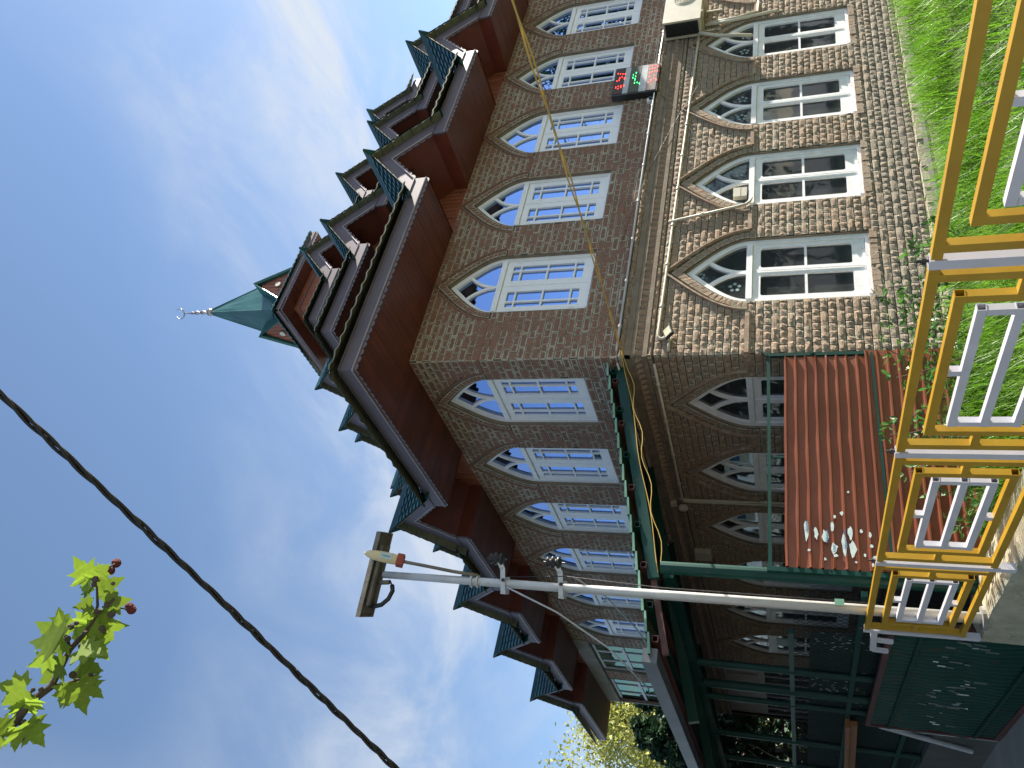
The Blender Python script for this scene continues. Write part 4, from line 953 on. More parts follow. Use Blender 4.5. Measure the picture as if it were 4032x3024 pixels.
def blob(x, z, rx, rz, y, mat, par, name, n=11):
    b = MB(); pts = [(x + rx*random.uniform(.55, 1.15)*math.cos(t), z + rz*random.uniform(.55, 1.15)*math.sin(t)) for t in [2*math.pi*i/n for i in range(n)]]
    b.poly(pts, y, y+.0015, lambda a, q, c: W(a, q, c)); return b.build(name, mat, par)
sp_ = 1.8436
for (px, py, rx, rz) in ((507,1265,80,14), (578,1290,48,14), (645,1310,50,20), (695,1245,40,13), (712,1400,45,20), (782,1375,80,18), (845,1400,60,22), (828,1285,50,15), (765,1145,16,12), (712,1170,14,9), (905,1275,14,10), (970,1305,22,10), (720,1450,14,14), (645,1478,10,8), (935,1450,16,8), (980,1385,14,10), (527,1412,10,9), (870,1500,8,8), (990,1520,14,8), (812,990,9,8), (1000,1465,12,8)):
    P = onp(2900 + px/sp_, 1400 + py/sp_, 1, CY - .047)
    blob(P.x - CX, P.z, rx/sp_*.0026, rz/sp_*.0026, -.0475, MT['paper'], RS, 'poster_scrap')
def text(body, loc, size, mat, name, parent, rot=(R_(90), 0, 0)):
    c = bpy.data.curves.new(name, 'FONT'); c.body = body; c.size = size; c.extrude = .0004; c.align_x = 'CENTER'; c.align_y = 'CENTER'
    t = bpy.data.objects.new(name, c); COL.objects.link(t); t.rotation_euler = rot; t.location = loc; dg = bpy.context.evaluated_depsgraph_get()
    me = bpy.data.meshes.new_from_object(t.evaluated_get(dg)); bpy.data.objects.remove(t)
    o = bpy.data.objects.new(name, me); COL.objects.link(o); me.materials.clear(); me.materials.append(mat)
    o.rotation_euler = rot; o.location = Vector(loc) - (wloc(parent) if parent else Vector((0, 0, 0))); o.parent = parent; return o
for body, px, py, sz in (("ildren's", 655, 1310, .042), ('February 15th', 788, 1330, .032), ('2 1st Km', 706, 1395, .022), ('Annual', 507, 1235, .035)):
    P = onp(2900 + px/sp_, 1400 + py/sp_, 1, CY - .051); text(body, (P.x, CY - .0505, P.z), sz, MT['ink'], 'poster_lettering', RS)
# ------------------------------------------------------------------ yellow and white steel fence on its plastered kerb wall
FN = thing('steel_fence', 'yellow and white square-tube steel fence on a plastered kerb wall', 'fence', (fx(4.09), 4.09, -1.34))
PY = [1.08, 2.585, 4.09, 5.567, 6.94]; TW = .042
def FP(y, z, off=0): return (fx(y) + off, y, z)
for y in PY[:]:
    b = MB(); b.tubebar(FP(y, -1.36), FP(y, -.520), .050); p = b.build('post', MT['wsteel'], FN)
    b = MB(); b.tube([FP(y-.005, -.545), FP(y-.005, -.475)], .007, 6); b.tube([FP(y-.005, -.51), FP(y-.005, -.495)], .014, 6); b.build('bolt', MT['dark'], p)
spans = list(zip(PY, PY[1:])) + [(-.43, 1.08)]
def panel(y0, y1):
    d = (y1-y0)/1.49
    a, b_ = y0 + .030, y1 - .030
    o = MB(); o.tubebar(FP(a, -.545), FP(b_, -.545), TW); o.tubebar(FP(a, -1.228), FP(b_, -1.228), TW)
    for y in (y0 + .085*d, y1 - .085*d): o.tubebar(FP(y, -1.207), FP(y, -.566), TW)
    root = o.build('panel_frame', MT['yellow'], FN)
    i0, i1 = y0 + .20*d, y1 - .20*d; t = MB()
    t.tubebar(FP(i0, -.66), FP(i1, -.66), TW); t.tubebar(FP(i0, -1.128), FP(i1, -1.128), TW)
    for y in (i0 + TW/2+.001, i1 - TW/2-.001): t.bar(FP(y, -1.107), FP(y, -.681), TW-.002, TW-.002, up=(1, 0, 0))
    for ya, yb in ((y0 + .085*d + TW/2, i0), (i1, y1 - .085*d - TW/2)): t.bar(FP(ya, -.885), FP(yb, -.885), TW*.9, TW*.9)
    t.build('inner_frame', MT['yellow'], FN)
    w0, w1 = y0 + .295*d, y1 - .285*d; g_ = MB()
    for z in (-.755, -.90, -1.045): g_.tubebar(FP(w0, z), FP(w1, z), TW*.92)
    for y in (w0 + .02, w1 - .02):
        for za, zb_ in ((-.776, -.881), (-.919, -1.026)): g_.bar(FP(y, za), FP(y, zb_), .036, .036, up=(1, 0, 0))
    ym = (w0 + w1)/2
    g_.bar(FP(ym, -.735), FP(ym, -.681), .036, .036, up=(1, 0, 0)); g_.bar(FP(ym, -1.065), FP(ym, -1.107), .036, .036, up=(1, 0, 0))
    g_.build('white_grille', MT['wsteel'], FN)
for a, b_ in spans: panel(a, b_)
kb = MB(); n = 120; prof = [(-.03, -2.5), (-.005, -1.40), (.01, -1.362), (.10, -1.345), (.22, -1.35), (.34, -1.352), (.47, -1.365), (.52, -1.45), (.52, -2.5)]; v = []
for i in range(n+1):
    y = -6 + 13.02*i/n
    for k, (dx, z) in enumerate(prof):
        j = 0 if k in (0, 8) else 1; v.append((fx(y) + dx + j*.011*math.sin(y*7.3+k*2) + j*random.uniform(-.004, .004), y, z + j*random.uniform(-.005, .004) + j*.008*math.sin(y*5+k)))
kb.add(v, [(i*9+k, i*9+k+1, (i+1)*9+k+1, (i+1)*9+k) for i in range(n) for k in range(8)] + [tuple(n*9+k for k in range(9))], rnd=.5)
tag(kb.build('kerb_wall', MT['kerb'], None, smooth=False, world=False), 'rough cream plastered kerb wall under the yellow fence', 'wall')
# ------------------------------------------------------------------ green gate
GA, GB = Vector((2.80, 7.02, 0)), Vector((2.97, 10.5, 0)); gd = (GB-GA).normalized(); gn = Vector((gd.y, -gd.x, 0)) * -1
GT = thing('sheet_gate', 'dark green corrugated sheet gate with maroon tube frame beside the fence', 'gate', (GA.x, GA.y, -2.06))
def GP(t, n_, z): p = GA + (GB-GA)*t + gn*n_; return (p.x, p.y, z)
for p, q in (((0, 0, -2.1), (0, 0, -.75)), ((1, 0, -2.1), (1, 0, -.76)), ((-.006, 0, -.75), (1.006, 0, -.76)), ((-.006, 0, -2.07), (1.006, 0, -2.07))):
    b = MB(); b.tubebar(GP(*p), GP(*q), .052); b.build('frame_bar', MT['maroon'], GT)
for z in (-.98, -1.85):
    b = MB(); b.bar(GP(.01, .03, z), GP(.99, .03, z), .03, .03); b.build('brace', MT['green'], GT)
b = MB(); pr = rib_profile(0, 3.46, .115, .034); v = []
for x, d in pr:
    for k in range(9): z = -2.06 + 1.28*k/8; v.append(GP(x/3.48, -.02 + d + .012*math.sin(k*1.9+x*3)*(.4 if k in (0, 8) else 1), z))
b.add(v, [(j*9+k, j*9+k+1, (j+1)*9+k+1, (j+1)*9+k) for j in range(len(pr)-1) for k in range(8)], rnd=.5); b.build('sheet', MT['gate_green'], GT)
b = MB()  # pale bars painted as glints of light on the torn, ribbed sheet
for i in range(46):
    t = random.uniform(.05, .9); z = -1.35 + random.uniform(-.22, .22); l = random.uniform(.03, .11); b.bar(GP(t, .014, z), GP(t + random.uniform(-.006, .006), .018, z - l), .010, .004)
kind(b.build('painted_glint', MT['silver'], GT), 'stuff')
LB = MB(); LB.bar(FP(6.99, -.60), FP(7.45, -.62), .03, .05); LB.bar(FP(7.45, -.62), FP(7.47, -.74), .03, .05); LB.bar(FP(7.2, -.62), FP(7.22, -.76), .03, .045); tag(LB.build('latch_bracket', MT['wsteel'], None, world=False), 'white painted latch bracket between fence end and gate', 'bracket')
# low wall and clutter beyond the gate
b = MB(); b.box((3.3, 11.0, -2.4), (3.55, 16.5, -1.05)); tag(b.build('block_wall', MT['concrete'], None, world=False), 'low grey block wall in the shade beyond the gate', 'wall')
b = MB(); b.bar((2.98, 10.6, -.55), (2.9, 13.2, -.62), .12, .05); b.bar((2.98, 10.6, -.62), (2.9, 13.2, -.69), .05, .08); tag(b.build('timber_plank', MT['timber2'], None, world=False), 'weathered plank lying level beyond the gate', 'plank')
b = MB(); b.tube([(2.99, 10.62, -.9), (2.93, 11.0, -1.9)], .03, 10); b.tube([(2.99, 10.62, -.95), (2.99, 10.60, -2.1)], .03, 10); tag(b.build('pipe_post', MT['grey_pipe'], None, world=False), 'pale pipe post standing at the far end of the gate', 'post')
# ------------------------------------------------------------------ street-light pole
PX, PYY = 7.20*math.cos(R_(67.5)), 7.20*math.sin(R_(67.5))
PO = thing('light_pole', 'galvanised pole with solar panel, cream lamp head and two insulator brackets', 'light pole', (PX, PYY, -1.36))
lx, ly = math.cos(R_(67.5)), math.sin(R_(67.5)); RT = Vector((ly, -lx, 0)); FW = Vector((lx, ly, 0)); BASE = Vector((PX, PYY, 0))
def pz(x, y): d = ray(x, y); return d.z/math.hypot(d.x, d.y)*7.20
def PP(r, f, z): p = BASE + RT*r + FW*f; return Vector((p.x, p.y, z))
b = MB(); b.tube([PP(0, 0, -1.36), PP(0, 0, 1.6), PP(0, 0, 3.05), PP(-.0, 0, pz(1500, 2262)-.03)], [.043, .041, .037, .034], 18); b.build('pole', MT['galv'], PO, smooth=True)
b = MB(); b.tube([PP(.0, 0, -1.365), PP(0, 0, -1.33)], .09, 16); b.build('base_flange', MT['concrete'], PO)
for (z, s_) in ((2.53, 1), (1.98, 1)):
    b = MB(); b.bar(PP(-.075, -.05, z), PP(.14, -.05, z+.02), .012, .045, up=(0, 0, 1)); b.bar(PP(-.075, .05, z), PP(.06, .05, z), .012, .045); b.bar(PP(.13, -.05, z+.02), PP(.20, -.05, z+.06), .012, .045); b.bar(PP(-.085, -.05, z), PP(-.085, .05, z), .02, .05)
    br = b.build('clamp', MT['galv'], PO)
    b = MB(); b.lathe([(.006, -.07), (.05, -.06), (.055, -.04), (.032, -.025), (.032, -.015), (.058, 0), (.058, .012), (.032, .025), (.032, .035), (.05, .05), (.048, .062), (.006, .07)], PP(.215, -.05, z+.085), 14); b.build('insulator', MT['dark'], PO, smooth=True)
    b = MB(); b.tube([PP(.215, -.05, z-.02), PP(.215, -.05, z+.18)], .007, 6); b.tube([PP(.03, -.06, z), PP(.03, -.085, z)], .016, 6); b.build('bolt', MT['dark'], PO)
b = MB(); b.tube([PP(.055, -.02, 2.80), PP(.075, -.03, 3.05), PP(.105, -.05, 3.30), PP(.13, -.08, 3.52), PP(.15, -.10, 3.62)], .016, 10); b.build('lamp_arm', MT['greywood'], PO, smooth=True)
for z in (2.80, 2.86):
    b = MB(); b.tube([PP(0, 0, z-.008), PP(0, 0, z+.008)], .058, 16); b.build('band', MT['galv'], PO)
A0, A1 = PP(.145, -.10, 3.60), PP(.19, -.20, 3.92); ax = (A1-A0).normalized(); sd_ = Vector((ax.y, -ax.x, 0)).normalized(); up_ = sd_.cross(ax)
b = MB(); v = []; prof = ((0, .05, .028), (.15, .055, .034), (.4, .056, .036), (.7, .05, .03), (.88, .035, .022), (.97, .015, .012), (1.0, .003, .003)); n = 14
for t, a, c in prof:
    for j in range(n): th = 2*math.pi*j/n; v.append(A0 + (A1-A0)*t + sd_*a*math.cos(th) + up_*c*math.sin(th))
b.add(v, [(i*n+j, i*n+(j+1) % n, (i+1)*n+(j+1) % n, (i+1)*n+j) for i in range(len(prof)-1) for j in range(n)]); b.build('lamp_head', MT['lampcream'], PO, smooth=True)
b = MB(); b.bar(A0 - ax*.055, A0 + ax*.012, .115, .07, up=up_); b.build('lamp_collar', MT['lampred'], PO)
b = MB(); b.bar(A0 + ax*.06 - up_*.0365, A0 + ax*.17 - up_*.0375, .06, .001, up=up_); b.build('lamp_label', MT['paper'], PO)
b = MB(); cpn = PP(-.01, .02, pz(1466, 2262)); tl = R_(4)
def SP(a, c, e):                                              # solar panel frame: a across, c along depth, e up
    return cpn + (RT*math.cos(R_(16)) + FW*math.sin(R_(16)))*a + (FW*math.cos(tl) - Vector((0, 0, 1))*math.sin(tl))*c + (Vector((0, 0, 1))*math.cos(tl) + FW*math.sin(tl))*e
b.mbox(SP, (-.40, -.11, -.008), (.43, .11, .002)); b.build('solar_panel', MT['greywood'], PO)
b = MB(); b.mbox(SP, (-.39, -.10, .002), (.42, .10, .006)); b.build('solar_cells', MT['dark'], PO)
b = MB()
for a0, a1, c0, c1 in ((-.41, .44, -.12, -.105), (-.41, .44, .105, .12), (-.41, -.395, -.105, .105), (.425, .44, -.105, .105)): b.mbox(SP, (a0, c0, -.04), (a1, c1, .008))
b.build('panel_frame', MT['greywood'], PO)
b = MB()
for c in (-.05, .05): b.mbox(SP, (-.30, c-.02, -.075), (.30, c+.02, -.041))
b.build('panel_rail', MT['greywood'], PO)
b = MB(); b.tube([SP(-.30, .02, -.04), SP(-.30, -.02, -.12), SP(-.28, -.03, -.19), SP(-.22, -.03, -.25), SP(-.14, -.02, -.27), SP(-.09, 0, -.24)], .022, 10); b.tube([SP(-.09, 0, -.24), SP(-.04, .0, -.20)], .008, 6); b.build('cable_loop', MT['dark'], PO, smooth=True)
b = MB(); b.tube([SP(-.07, 0, -.10), SP(-.06, 0, -.20)], .022, 10); b.build('cable_gland', MT['greywood'], PO, smooth=True)
text('SAKEDA', A0 + ax*.115 - up_*.0392 , .022, MT['ink'], 'lamp_lettering', PO, rot=Matrix((sd_ * 0 + ax, -sd_, -up_)).transposed().to_euler())
def wire(name, pts, r, mat, label, cat='wire', n=6): 
    b = MB(); b.tube(pts, r, n); return tag(b.build(name, mat, None, smooth=True, world=False), label, cat)
wire('wire', [PP(-.03, -.05, 2.50), PP(-.22, .1, 2.05), PP(-.50, .35, 1.62), PP(-.85, .7, 1.30)], .008, MT['grey_pipe'], 'thin pale wire hanging from the upper clamp of the light pole')
wire('wire', [PP(.10, .05, 1.90), PP(-.05, .5, 1.70), PP(-.35, 1.2, 1.52), PP(-.62, 1.9, 1.45)], .008, MT['grey_pipe'], 'thin pale wire hanging from the lower clamp of the light pole')
wire('wire', [PP(.055, -.03, 2.6), PP(.10, -.06, 1.95), PP(.06, -.03, 1.1), PP(.058, -.03, .2), PP(.055, -.03, -.6)], .004, MT['dark'], 'thin dark wire running down the light pole')
tag(MB().box(PP(.02, -.075, -.36), PP(.07, -.052, -.29)).build('tape_tag', MT['green_pale'], None, world=False), 'green and white scrap tied to the light pole', 'tag')
# ------------------------------------------------------------------ cables
def sag(p, q, s, n=40): p, q = Vector(p), Vector(q); return [p + (q-p)*(i/n) - Vector((0, 0, s*4*(i/n)*(1-i/n))) for i in range(n+1)]
P0, P1 = atd(0, 1592, 4.6), atd(1512, 3024, 5.6); D_ = P1 - P0; line = sag(P0 - D_*.6, P1 + D_*.8, .10, 220)
TC = thing('twisted_cable', 'thick black twisted overhead cable crossing the blue sky', 'cable', line[0])
axd = D_.normalized(); e1 = axd.cross(Vector((0, 0, 1))).normalized(); e2 = axd.cross(e1)
for k in range(3):
    b = MB(); b.tube([p + (e1*math.cos(i*.42 + k*2.094) + e2*math.sin(i*.42 + k*2.094))*.0112*(1 + .25*math.sin(i*.31+k)) for i, p in enumerate(line)], .0090, 6); b.build('strand', MT['black'], TC, smooth=True)
YA = Vector(mR(.02, .10, 1.74)); YB = atd(1976, -60, 5.2); d_ = YB - YA
TY_ = thing('yellow_cable', 'pair of yellow wires running from the building corner up across the windows', 'cable', YA)
for k in range(2):
    b = MB(); b.tube([p + Vector((0, 0, .008*math.cos(i*.5 + k*3.14)*min(1, i/8) + .01*k)) + Vector((.006*math.sin(i*.5+k*3.14), 0, 0)) for i, p in enumerate(sag(YA, YA + d_*1.6, .04, 80))], .006, 6); b.build('strand', MT['yellow_wire'], TY_, smooth=True)
for k in range(2):
    pts = [Vector(mR(.02, .10, 1.74))] + [W(-.02 - 2.4*t, .09 - .01*k, vz(-2.4*t) - .17 - .03*k - .025*(1+k)*math.sin(t*math.pi*(4 if k else 2))**2) for t in [i/24 for i in range(1, 25)]]
    wire('wire', pts, .0045, MT['yellow_wire'], ('yellow wire tied along the green veranda beam', 'slack lower yellow wire under the green veranda beam')[k])
wire('wire', sag(mR(.9, .03, 2.02), mR(6.6, .10, .35), .02, 20) if False else sag(mR(1.75, .02, 1.95), mR(4.8, .06, 1.20), -.10, 20), .0022, MT['dark'], 'thin dark wire slanting across the cornice')
wire('wire', sag(mR(4.75, .04, 1.72), mR(3.15, .04, 1.05), .1, 16), .003, MT['dark'], 'thin dark wire looping below the LED board')
# ------------------------------------------------------------------ grass, vine, leaves
gr = MB(); 
def blade(mb, x, y, z, h, w_, lean, az, nseg=3):
    dx, dy = math.cos(az), math.sin(az); px, py = -dy, dx; v = []
    for i in range(nseg+1):
        t = i/nseg; o = lean*h*t*t; ww = w_*(1-t)**.7 if i < nseg else 0; zz_ = z + h*(t - .18*lean*t*t)
        if i < nseg: v += [(x+dx*o-px*ww, y+dy*o-py*ww, zz_), (x+dx*o+px*ww, y+dy*o+py*ww, zz_)]
        else: v.append((x+dx*o, y+dy*o, zz_))
    f = [(2*i, 2*i+1, 2*i+3, 2*i+2) for i in range(nseg-1)] + [(2*nseg-2, 2*nseg-1, 2*nseg)]
    mb.add(v, f)
rg_ = random.Random(3); cnt = 0
while cnt < 30000:
    y = rg_.uniform(.6, 6.25); x = fx(y) + .45 + (rg_.random()**1.35)*8.3
    if abs(math.degrees(math.atan2(y, x)) - 36) > 26: continue
    cl_ = .5 + .5*math.sin(x*2.3 + 1.7*math.sin(y*1.9)) * math.cos(y*2.7 + x)
    if rg_.random() > .30 + .75*cl_: continue
    if y > 5.95 + .2*math.sin(x*3.1) and rg_.random() > .12: continue
    h = rg_.uniform(.15, .38) * (.65 + .65*cl_); blade(gr, x, y, lawn_z(x, y) - .01, h, rg_.uniform(.003, .0065), rg_.uniform(.2, 1.2), rg_.gauss(3.6, 1.2)); cnt += 1
kind(gr.build('grass', MT['grass'], None, world=False), 'stuff')
def leafshape(mb, c, d, nrm, l, w_, fold=.25):
    d = d.normalized(); s = d.cross(nrm).normalized(); n2 = s.cross(d)
    v = [c, c + d*l*.35 + s*w_*.5 + n2*l*.06, c + d*l*.75 + s*w_*.42 + n2*l*.03, c + d*l, c + d*l*.75 - s*w_*.42 + n2*l*.03, c + d*l*.35 - s*w_*.5 + n2*l*.06, c + d*l*.5 - n2*l*.02]
    mb.add(v, [(0, 1, 6), (1, 2, 6), (2, 3, 6), (3, 4, 6), (4, 5, 6), (5, 0, 6)])
VN = thing('climbing_vine', 'leafy green climbing vine between the fence and the red sheet', 'vine', (3.7, 5.6, -1.45))
st_ = MB(); lv = MB(); rv = random.Random(11)
for k in range(30):
    x, y = (rv.uniform(3.15, 4.4), rv.uniform(5.3, 6.3)) if k % 2 else (rv.uniform(4.2, 5.7), rv.uniform(5.0, 6.2)); p = Vector((x, y, -1.45)); pts = [p]; dirv = Vector((rv.uniform(-.25, .25), rv.uniform(-.2, .3), 1)).normalized(); hgt = rv.uniform(.35, .85) * (.75 if x < 3.5 else 1)
    for i in range(9):
        dirv = (dirv + Vector((rv.uniform(-.4, .4), rv.uniform(-.4, .4), rv.uniform(-.15, .1)))*.5).normalized(); p = p + dirv*hgt/9; pts.append(p)
    st_.tube(pts, .004, 5)
    for q in pts[1:]:
        for _ in range(5):
            dd = Vector((rv.uniform(-1, 1), rv.uniform(-1, 1), rv.uniform(-.5, .8))); c = q + dd*.05; leafshape(lv, c, dd, Vector((rv.uniform(-.4, .4), rv.uniform(-.4, .4), 1)), rv.uniform(.045, .085), rv.uniform(.028, .05))
kind(st_.build('stem', MT['stem'], VN), 'stuff'); kind(lv.build('foliage', MT['vine'], VN), 'stuff')
# plane tree branch close to the lens, with lobed leaves and fruit balls
PB = thing('plane_tree_branch', 'plane tree branch with bright lobed leaves and red fruit balls against the sky', 'branch', atd(-60, 2920, 2.7))
def bp(x, y, d=2.7): return atd(x, y, d)
s8 = 1.7956
def q8(a, b_, d=2.7): return bp(a/s8, 2100 + b_/s8, d)
b = MB(); main = [q8(-260, 1640, 2.72), q8(0, 1420), q8(110, 1330), q8(215, 1190), q8(360, 1085), q8(440, 930), q8(495, 820), q8(590, 720), q8(660, 620), q8(690, 510), q8(685, 380), q8(662, 350)]
b.tube(main, [.016, .014, .0125, .011, .010, .0085, .008, .0065, .005, .004, .0032, .003], 8); b.build('twig', MT['bark'], PB, smooth=True)
for pts, r in (([(360, 1085), (460, 1070), (560, 1035), (630, 1015)], .006), ([(215, 1190), (205, 1130), (240, 1105)], .0055), ([(110, 1350), (170, 1345), (280, 1312)], .0045), ([(662, 350), (680, 270), (780, 235), (815, 215)], .0025), ([(720, 520), (800, 522), (905, 535)], .0025), ([(495, 820), (480, 760), (460, 720)], .005)):
    b = MB(); b.tube([q8(*p) for p in pts], r, 6); b.build('twig', MT['bark'], PB, smooth=True)
for a, b_ in ((823, 210), (780, 263), (915, 522), (930, 540)):
    b = MB(); c = q8(a, b_, 2.7 + random.uniform(-.03, .03)); n = 12
    for i in range(n+1):
        pass
    b.sphere((0, 0, 0), .0135, 12); b.v = [tuple(Vector(p)*random.uniform(.93, 1.07) + c) for p in b.v]; b.build('fruit_ball', MT['fruit'], PB)
bud = MB()
for a, b_ in ((675, 325), (800, 355), (805, 465), (785, 482), (755, 505), (790, 572), (735, 690), (720, 672), (690, 555), (500, 660), (540, 635), (575, 798), (635, 1012), (595, 1092), (565, 1105), (515, 1000), (235, 1105), (290, 1105), (145, 1448), (90, 1440), (170, 1330), (480, 745), (600, 705), (590, 790), (680, 545), (665, 360)): bud.sphere(q8(a, b_, 2.68), random.uniform(.006, .011), 5)
kind(bud.build('bud', MT['bark'], PB), 'stuff')
LOB = [(0, 0), (.08, -.03), (.20, -.10), (.40, -.15), (.36, -.04), (.44, .02), (.58, .06), (.72, .17), (.58, .19), (.50, .25), (.40, .28), (.44, .38), (.50, .46), (.62, .60), (.48, .56), (.38, .57), (.25, .54), (.22, .62), (.23, .72), (.15, .78), (.10, .90), (0, 1.12)]
LOB = LOB + [(-x, z) for x, z in LOB[-2:0:-1]]
leaves = [(630, 320, -125, 190), (640, 330, -60, 110), (700, 280, -40, 120), (640, 360, 160, 100), (690, 400, -25, 190), (650, 500, 170, 120), (740, 500, -10, 180), (690, 560, 100, 150), (620, 700, -15, 160), (700, 640, 5, 210), (590, 650, -70, 160), (430, 650, -95, 130), (450, 740, -150, 230), (430, 760, 175, 250), (470, 780, 150, 120), (660, 700, 70, 190), (640, 760, 45, 200), (560, 820, 10, 210), (370, 880, 160, 150), (450, 940, 175, 180), (560, 930, 15, 200), (380, 1000, 150, 140), (540, 1050, 75, 230), (480, 1080, 110, 150), (600, 1060, 40, 170), (170, 1100, -170, 190), (190, 1110, 150, 200), (180, 1200, 120, 180), (220, 1180, 80, 140), (50, 1380, -140, 120), (190, 1350, 50, 190), (130, 1370, 95, 170), (20, 1440, 140, 110), (640, 420, -150, 90), (520, 700, -20, 130)]
leaf_meshes = []
for k in range(6):
    b = MB(); rl = random.Random(k); cup, roll = rl.uniform(-.25, .25), rl.uniform(-.4, .4)
    pts = [(x + rl.uniform(-.02, .02), z + rl.uniform(-.02, .02)) for x, z in LOB]; pts[0] = (0, 0)
    tr = tessellate_polygon([[Vector((*p, 0)) for p in pts]])
    mid = [(0, .25), (0, .5), (0, .75)]; b.add([(x, cup*x*x*.9 + roll*z*z*.22 - .05*abs(x), z) for x, z in pts], [tuple(t) for t in tr], rnd=rl.random()); leaf_meshes.append(b.mesh('leaf', MT['pleaf'], True))
for i, (a, b_, ang, sz) in enumerate(leaves):
    c = q8(a, b_, 2.70 + random.uniform(-.09, .06)); t = R_(ang); cxv, cyv = M @ Vector((1, 0, 0)), M @ Vector((0, 1, 0)); vd = c.normalized()
    dirv = (cxv*math.cos(t) - cyv*math.sin(t) + vd*random.uniform(-.45, .45)).normalized(); nr = (-vd + Vector((random.uniform(-.5, .5), random.uniform(-.5, .5), random.uniform(-.5, .5)))*1.0); nr = (nr - dirv*nr.dot(dirv)).normalized(); sx = dirv.cross(nr)
    o = bpy.data.objects.new('leaf', random.choice(leaf_meshes)); COL.objects.link(o); s_ = sz/s8/F*2.7*.80
    o.matrix_world = Matrix.Translation(c - PB.location) @ Matrix((sx, -nr, dirv)).transposed().to_4x4() @ Matrix.Scale(s_, 4); o.parent = PB
# ------------------------------------------------------------------ trees behind the building
def tree(name, label, base, h, crown, leaf_mat, nleaf, size, seed, conifer=False, limbs=9, group=None):
    r = random.Random(seed); root = thing(name, label, 'tree', base, group); B = Vector(base)
    t = MB(); tp = [B + Vector((.15*math.sin(i*1.3+seed), .15*math.cos(i+seed), h*.92*i/7)) for i in range(8)]; t.tube(tp, [h*.022*(1 - .85*i/7) for i in range(8)], 9)
    lim = []
    for i in range(limbs):
        z = h*(.22 + .62*i/limbs); a = r.uniform(0, 6.28); L_ = crown*(1.0 - .7*i/limbs if conifer else r.uniform(.6, 1)); s = tp[min(7, int(z/(h*.92)*7))]; s = Vector((s.x, s.y, B.z + z))
        e = s + Vector((math.cos(a)*L_, math.sin(a)*L_, (-.12 if conifer else .55)*L_)); mid_ = (s+e)/2 + Vector((0, 0, .12*L_)); t.tube([s, mid_, e], [h*.008, h*.005, h*.002], 5); lim.append((s, mid_, e))
    t.build('trunk', MT['trunk'], root)
    lv = MB(); blobs = []
    if conifer:
        for i in range(70):
            f = r.random(); z = h*(.08 + .9*f); rad = crown*(1.05 - f)*r.uniform(.45, 1); a = r.uniform(0, 6.28); blobs.append((B + Vector((math.cos(a)*rad, math.sin(a)*rad, z)), crown*.24*(1.15-f)))
    else:
        for s, m_, e in lim:
            for q in (m_, e, (m_+e)/2): blobs += [(q + Vector((r.gauss(0, .25), r.gauss(0, .25), r.gauss(0, .3)))*crown*.6, crown*r.uniform(.16, .34)) for _ in range(3)]
        blobs += [(B + Vector((r.gauss(0, .35)*crown, r.gauss(0, .35)*crown, h*r.uniform(.6, 1.02))), crown*r.uniform(.15, .3)) for _ in range(20)]
    for i in range(nleaf):
        c, br_ = blobs[r.randrange(len(blobs))]; d = Vector((r.gauss(0, 1), r.gauss(0, 1), r.gauss(0, .8))); p = c + d*br_*.55
        u = Vector((r.gauss(0, 1), r.gauss(0, 1), r.gauss(-.4 if not conifer else -.2, .7))).normalized(); v_ = u.cross(Vector((r.gauss(0, 1), r.gauss(0, 1), r.gauss(0, 1)))).normalized(); s_ = size*r.uniform(.6, 1.4)
        lv.add([p - v_*s_*.32, p + u*s_*.9 - v_*s_*.1, p + u*s_*1.1, p + v_*s_*.32], [(0, 1, 2, 3)])
    kind(lv.build('crown', leaf_mat, root), 'stuff'); return root
def gpos(x, dist): d = ray(3150, x); a = math.atan2(d.y, d.x); return (dist*math.cos(a), dist*math.sin(a), -2.05)
tree('poplar_tree', 'tall sunlit yellow-green tree behind the far end of the building', gpos(2950, 34), 10.6, 4.0, MT['willow'], 28000, .15, 1, limbs=14)
tree('poplar_tree', 'sunlit yellow-green tree partly hidden by the end wall of the building', gpos(2800, 40), 10.4, 3.4, MT['willow'], 14000, .16, 5, limbs=12)
tree('fir_tree', 'dark conifer standing before the sunlit trees at the building end', gpos(2960, 22), 6.1, 2.5, MT['fir'], 16000, .16, 2, True, 16)
tree('fir_tree', 'dark conifer rising close behind the end wall of the building', gpos(2830, 25), 6.6, 1.7, MT['fir'], 12000, .17, 3, True, 14)
tree('fir_tree', 'dark conifer at the edge of the view beyond the gutter', gpos(3100, 24), 5.4, 3.0, MT['fir'], 12000, .17, 4, True, 14)
bb = MB(); rb = random.Random(5)
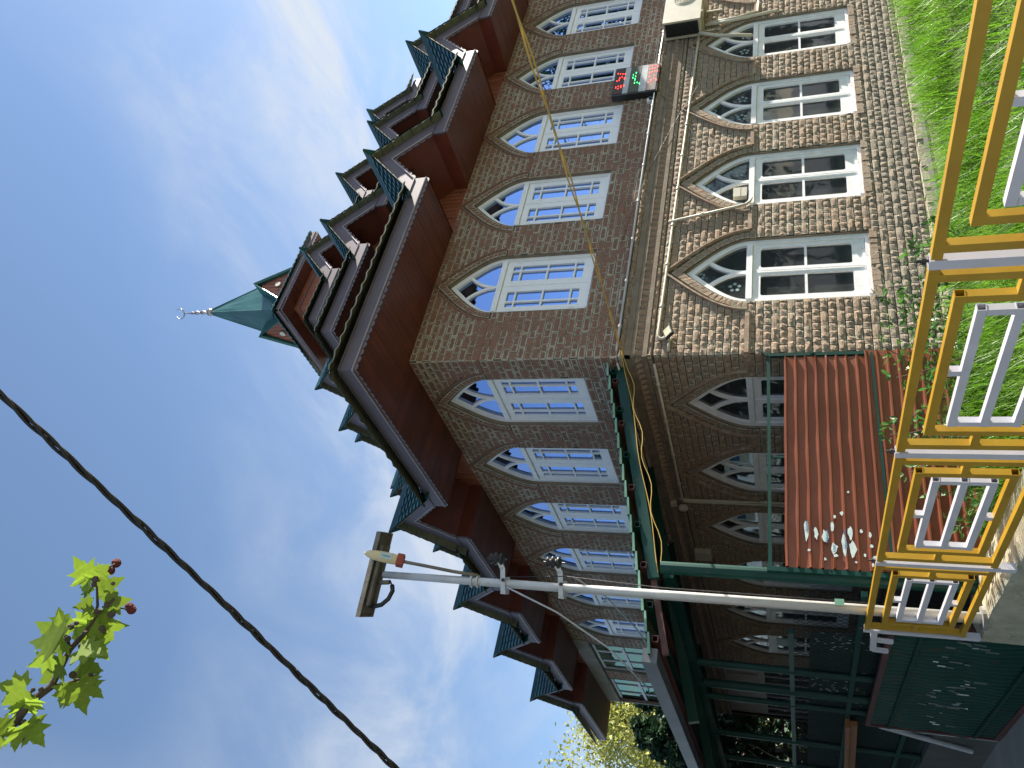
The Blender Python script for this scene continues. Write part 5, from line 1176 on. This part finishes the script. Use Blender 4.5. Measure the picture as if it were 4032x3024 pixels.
for k in range(26):
    p = Vector(W(-.9 + rb.uniform(-.8, .8), 14.6 + rb.uniform(-.8, 1.5), -.4)); pts = [p]; d_ = Vector((rb.uniform(-.5, .5), rb.uniform(-.5, .5), 1)).normalized()
    for i in range(7): d_ = (d_ + Vector((rb.uniform(-.5, .5), rb.uniform(-.5, .5), rb.uniform(-.2, .3)))*.45).normalized(); p = p + d_*.24; pts.append(p)
    bb.tube(pts, [.016*(1 - i/9) for i in range(8)], 5)
tag(bb.build('bare_shrub', MT['cream'], None, world=False), 'pale leafless shrub seen under the veranda roof past the building end', 'shrub')
hg = MB(); rh = random.Random(8)
for i in range(9000):
    y = CY + rh.uniform(17, 19.5); x = rh.uniform(-14, 9); z = -2.1 + (rh.random()**.8)*3.1; u = Vector((rh.gauss(0, 1), rh.gauss(0, 1), rh.gauss(0, .7))).normalized(); v_ = u.cross(Vector((rh.gauss(0, 1), rh.gauss(0, 1), rh.gauss(0, 1)))).normalized(); p = Vector((x, y, z)); hg.add([p - v_*.05, p + u*.16, p + v_*.05], [(0, 1, 2)])
hb_ = MB(); hb_.box((-14, CY+17.6, -2.3), (9, CY+19, .4))
ho = thing('hedge', 'dark hedge closing the view beyond the veranda', 'hedge', (-2, CY+18, -2.1)); hb_.build('core', MT['fir'], ho); kind(hg.build('foliage', MT['fir'], ho), 'stuff')

# unseen trees: across the road for window reflections, left ones added to shade veranda
for i, (x, y, h, c) in enumerate(((38, -9, 13.0, 4.6), (30, -16, 6.0, 3.8), (18, -15, 5.5, 3.6), (46, -14, 7.0, 4.0), (-5, 4, 7.5, 3.8), (-5.2, 11, 7.0, 4.0), (-5.5, 18, 6.5, 4.0))):
    tree('offview_tree', ('tallest leafy tree, mirrored in the farthest upper windows', 'leafy tree across the road, mirrored in the middle lower windows', 'low leafy tree across the road facing the corner', 'farthest leafy tree across the road', 'unseen leafy tree added on the left to shade the veranda, nearest the viewer', 'unseen leafy tree added opposite the gate to shade the veranda', 'unseen leafy tree added on the left beyond the gate to shade the veranda')[i], (x, y, -2.05), h, c, MT['fir'], 5000, .42, 20+i, limbs=12, group='street trees across the road')

pl_ = MB(); n = 90
for i in range(n):
    a, c = -.05 + 11*i/n, -.05 + 11*(i+1)/n; pl_.mbox(mR, (a, .0, -1.50), (c, .055 + random.uniform(-.012, .012), -1.405 + random.uniform(-.012, .012)))
kind(pl_.build('plinth', MT['kerb'], BL), 'stuff')
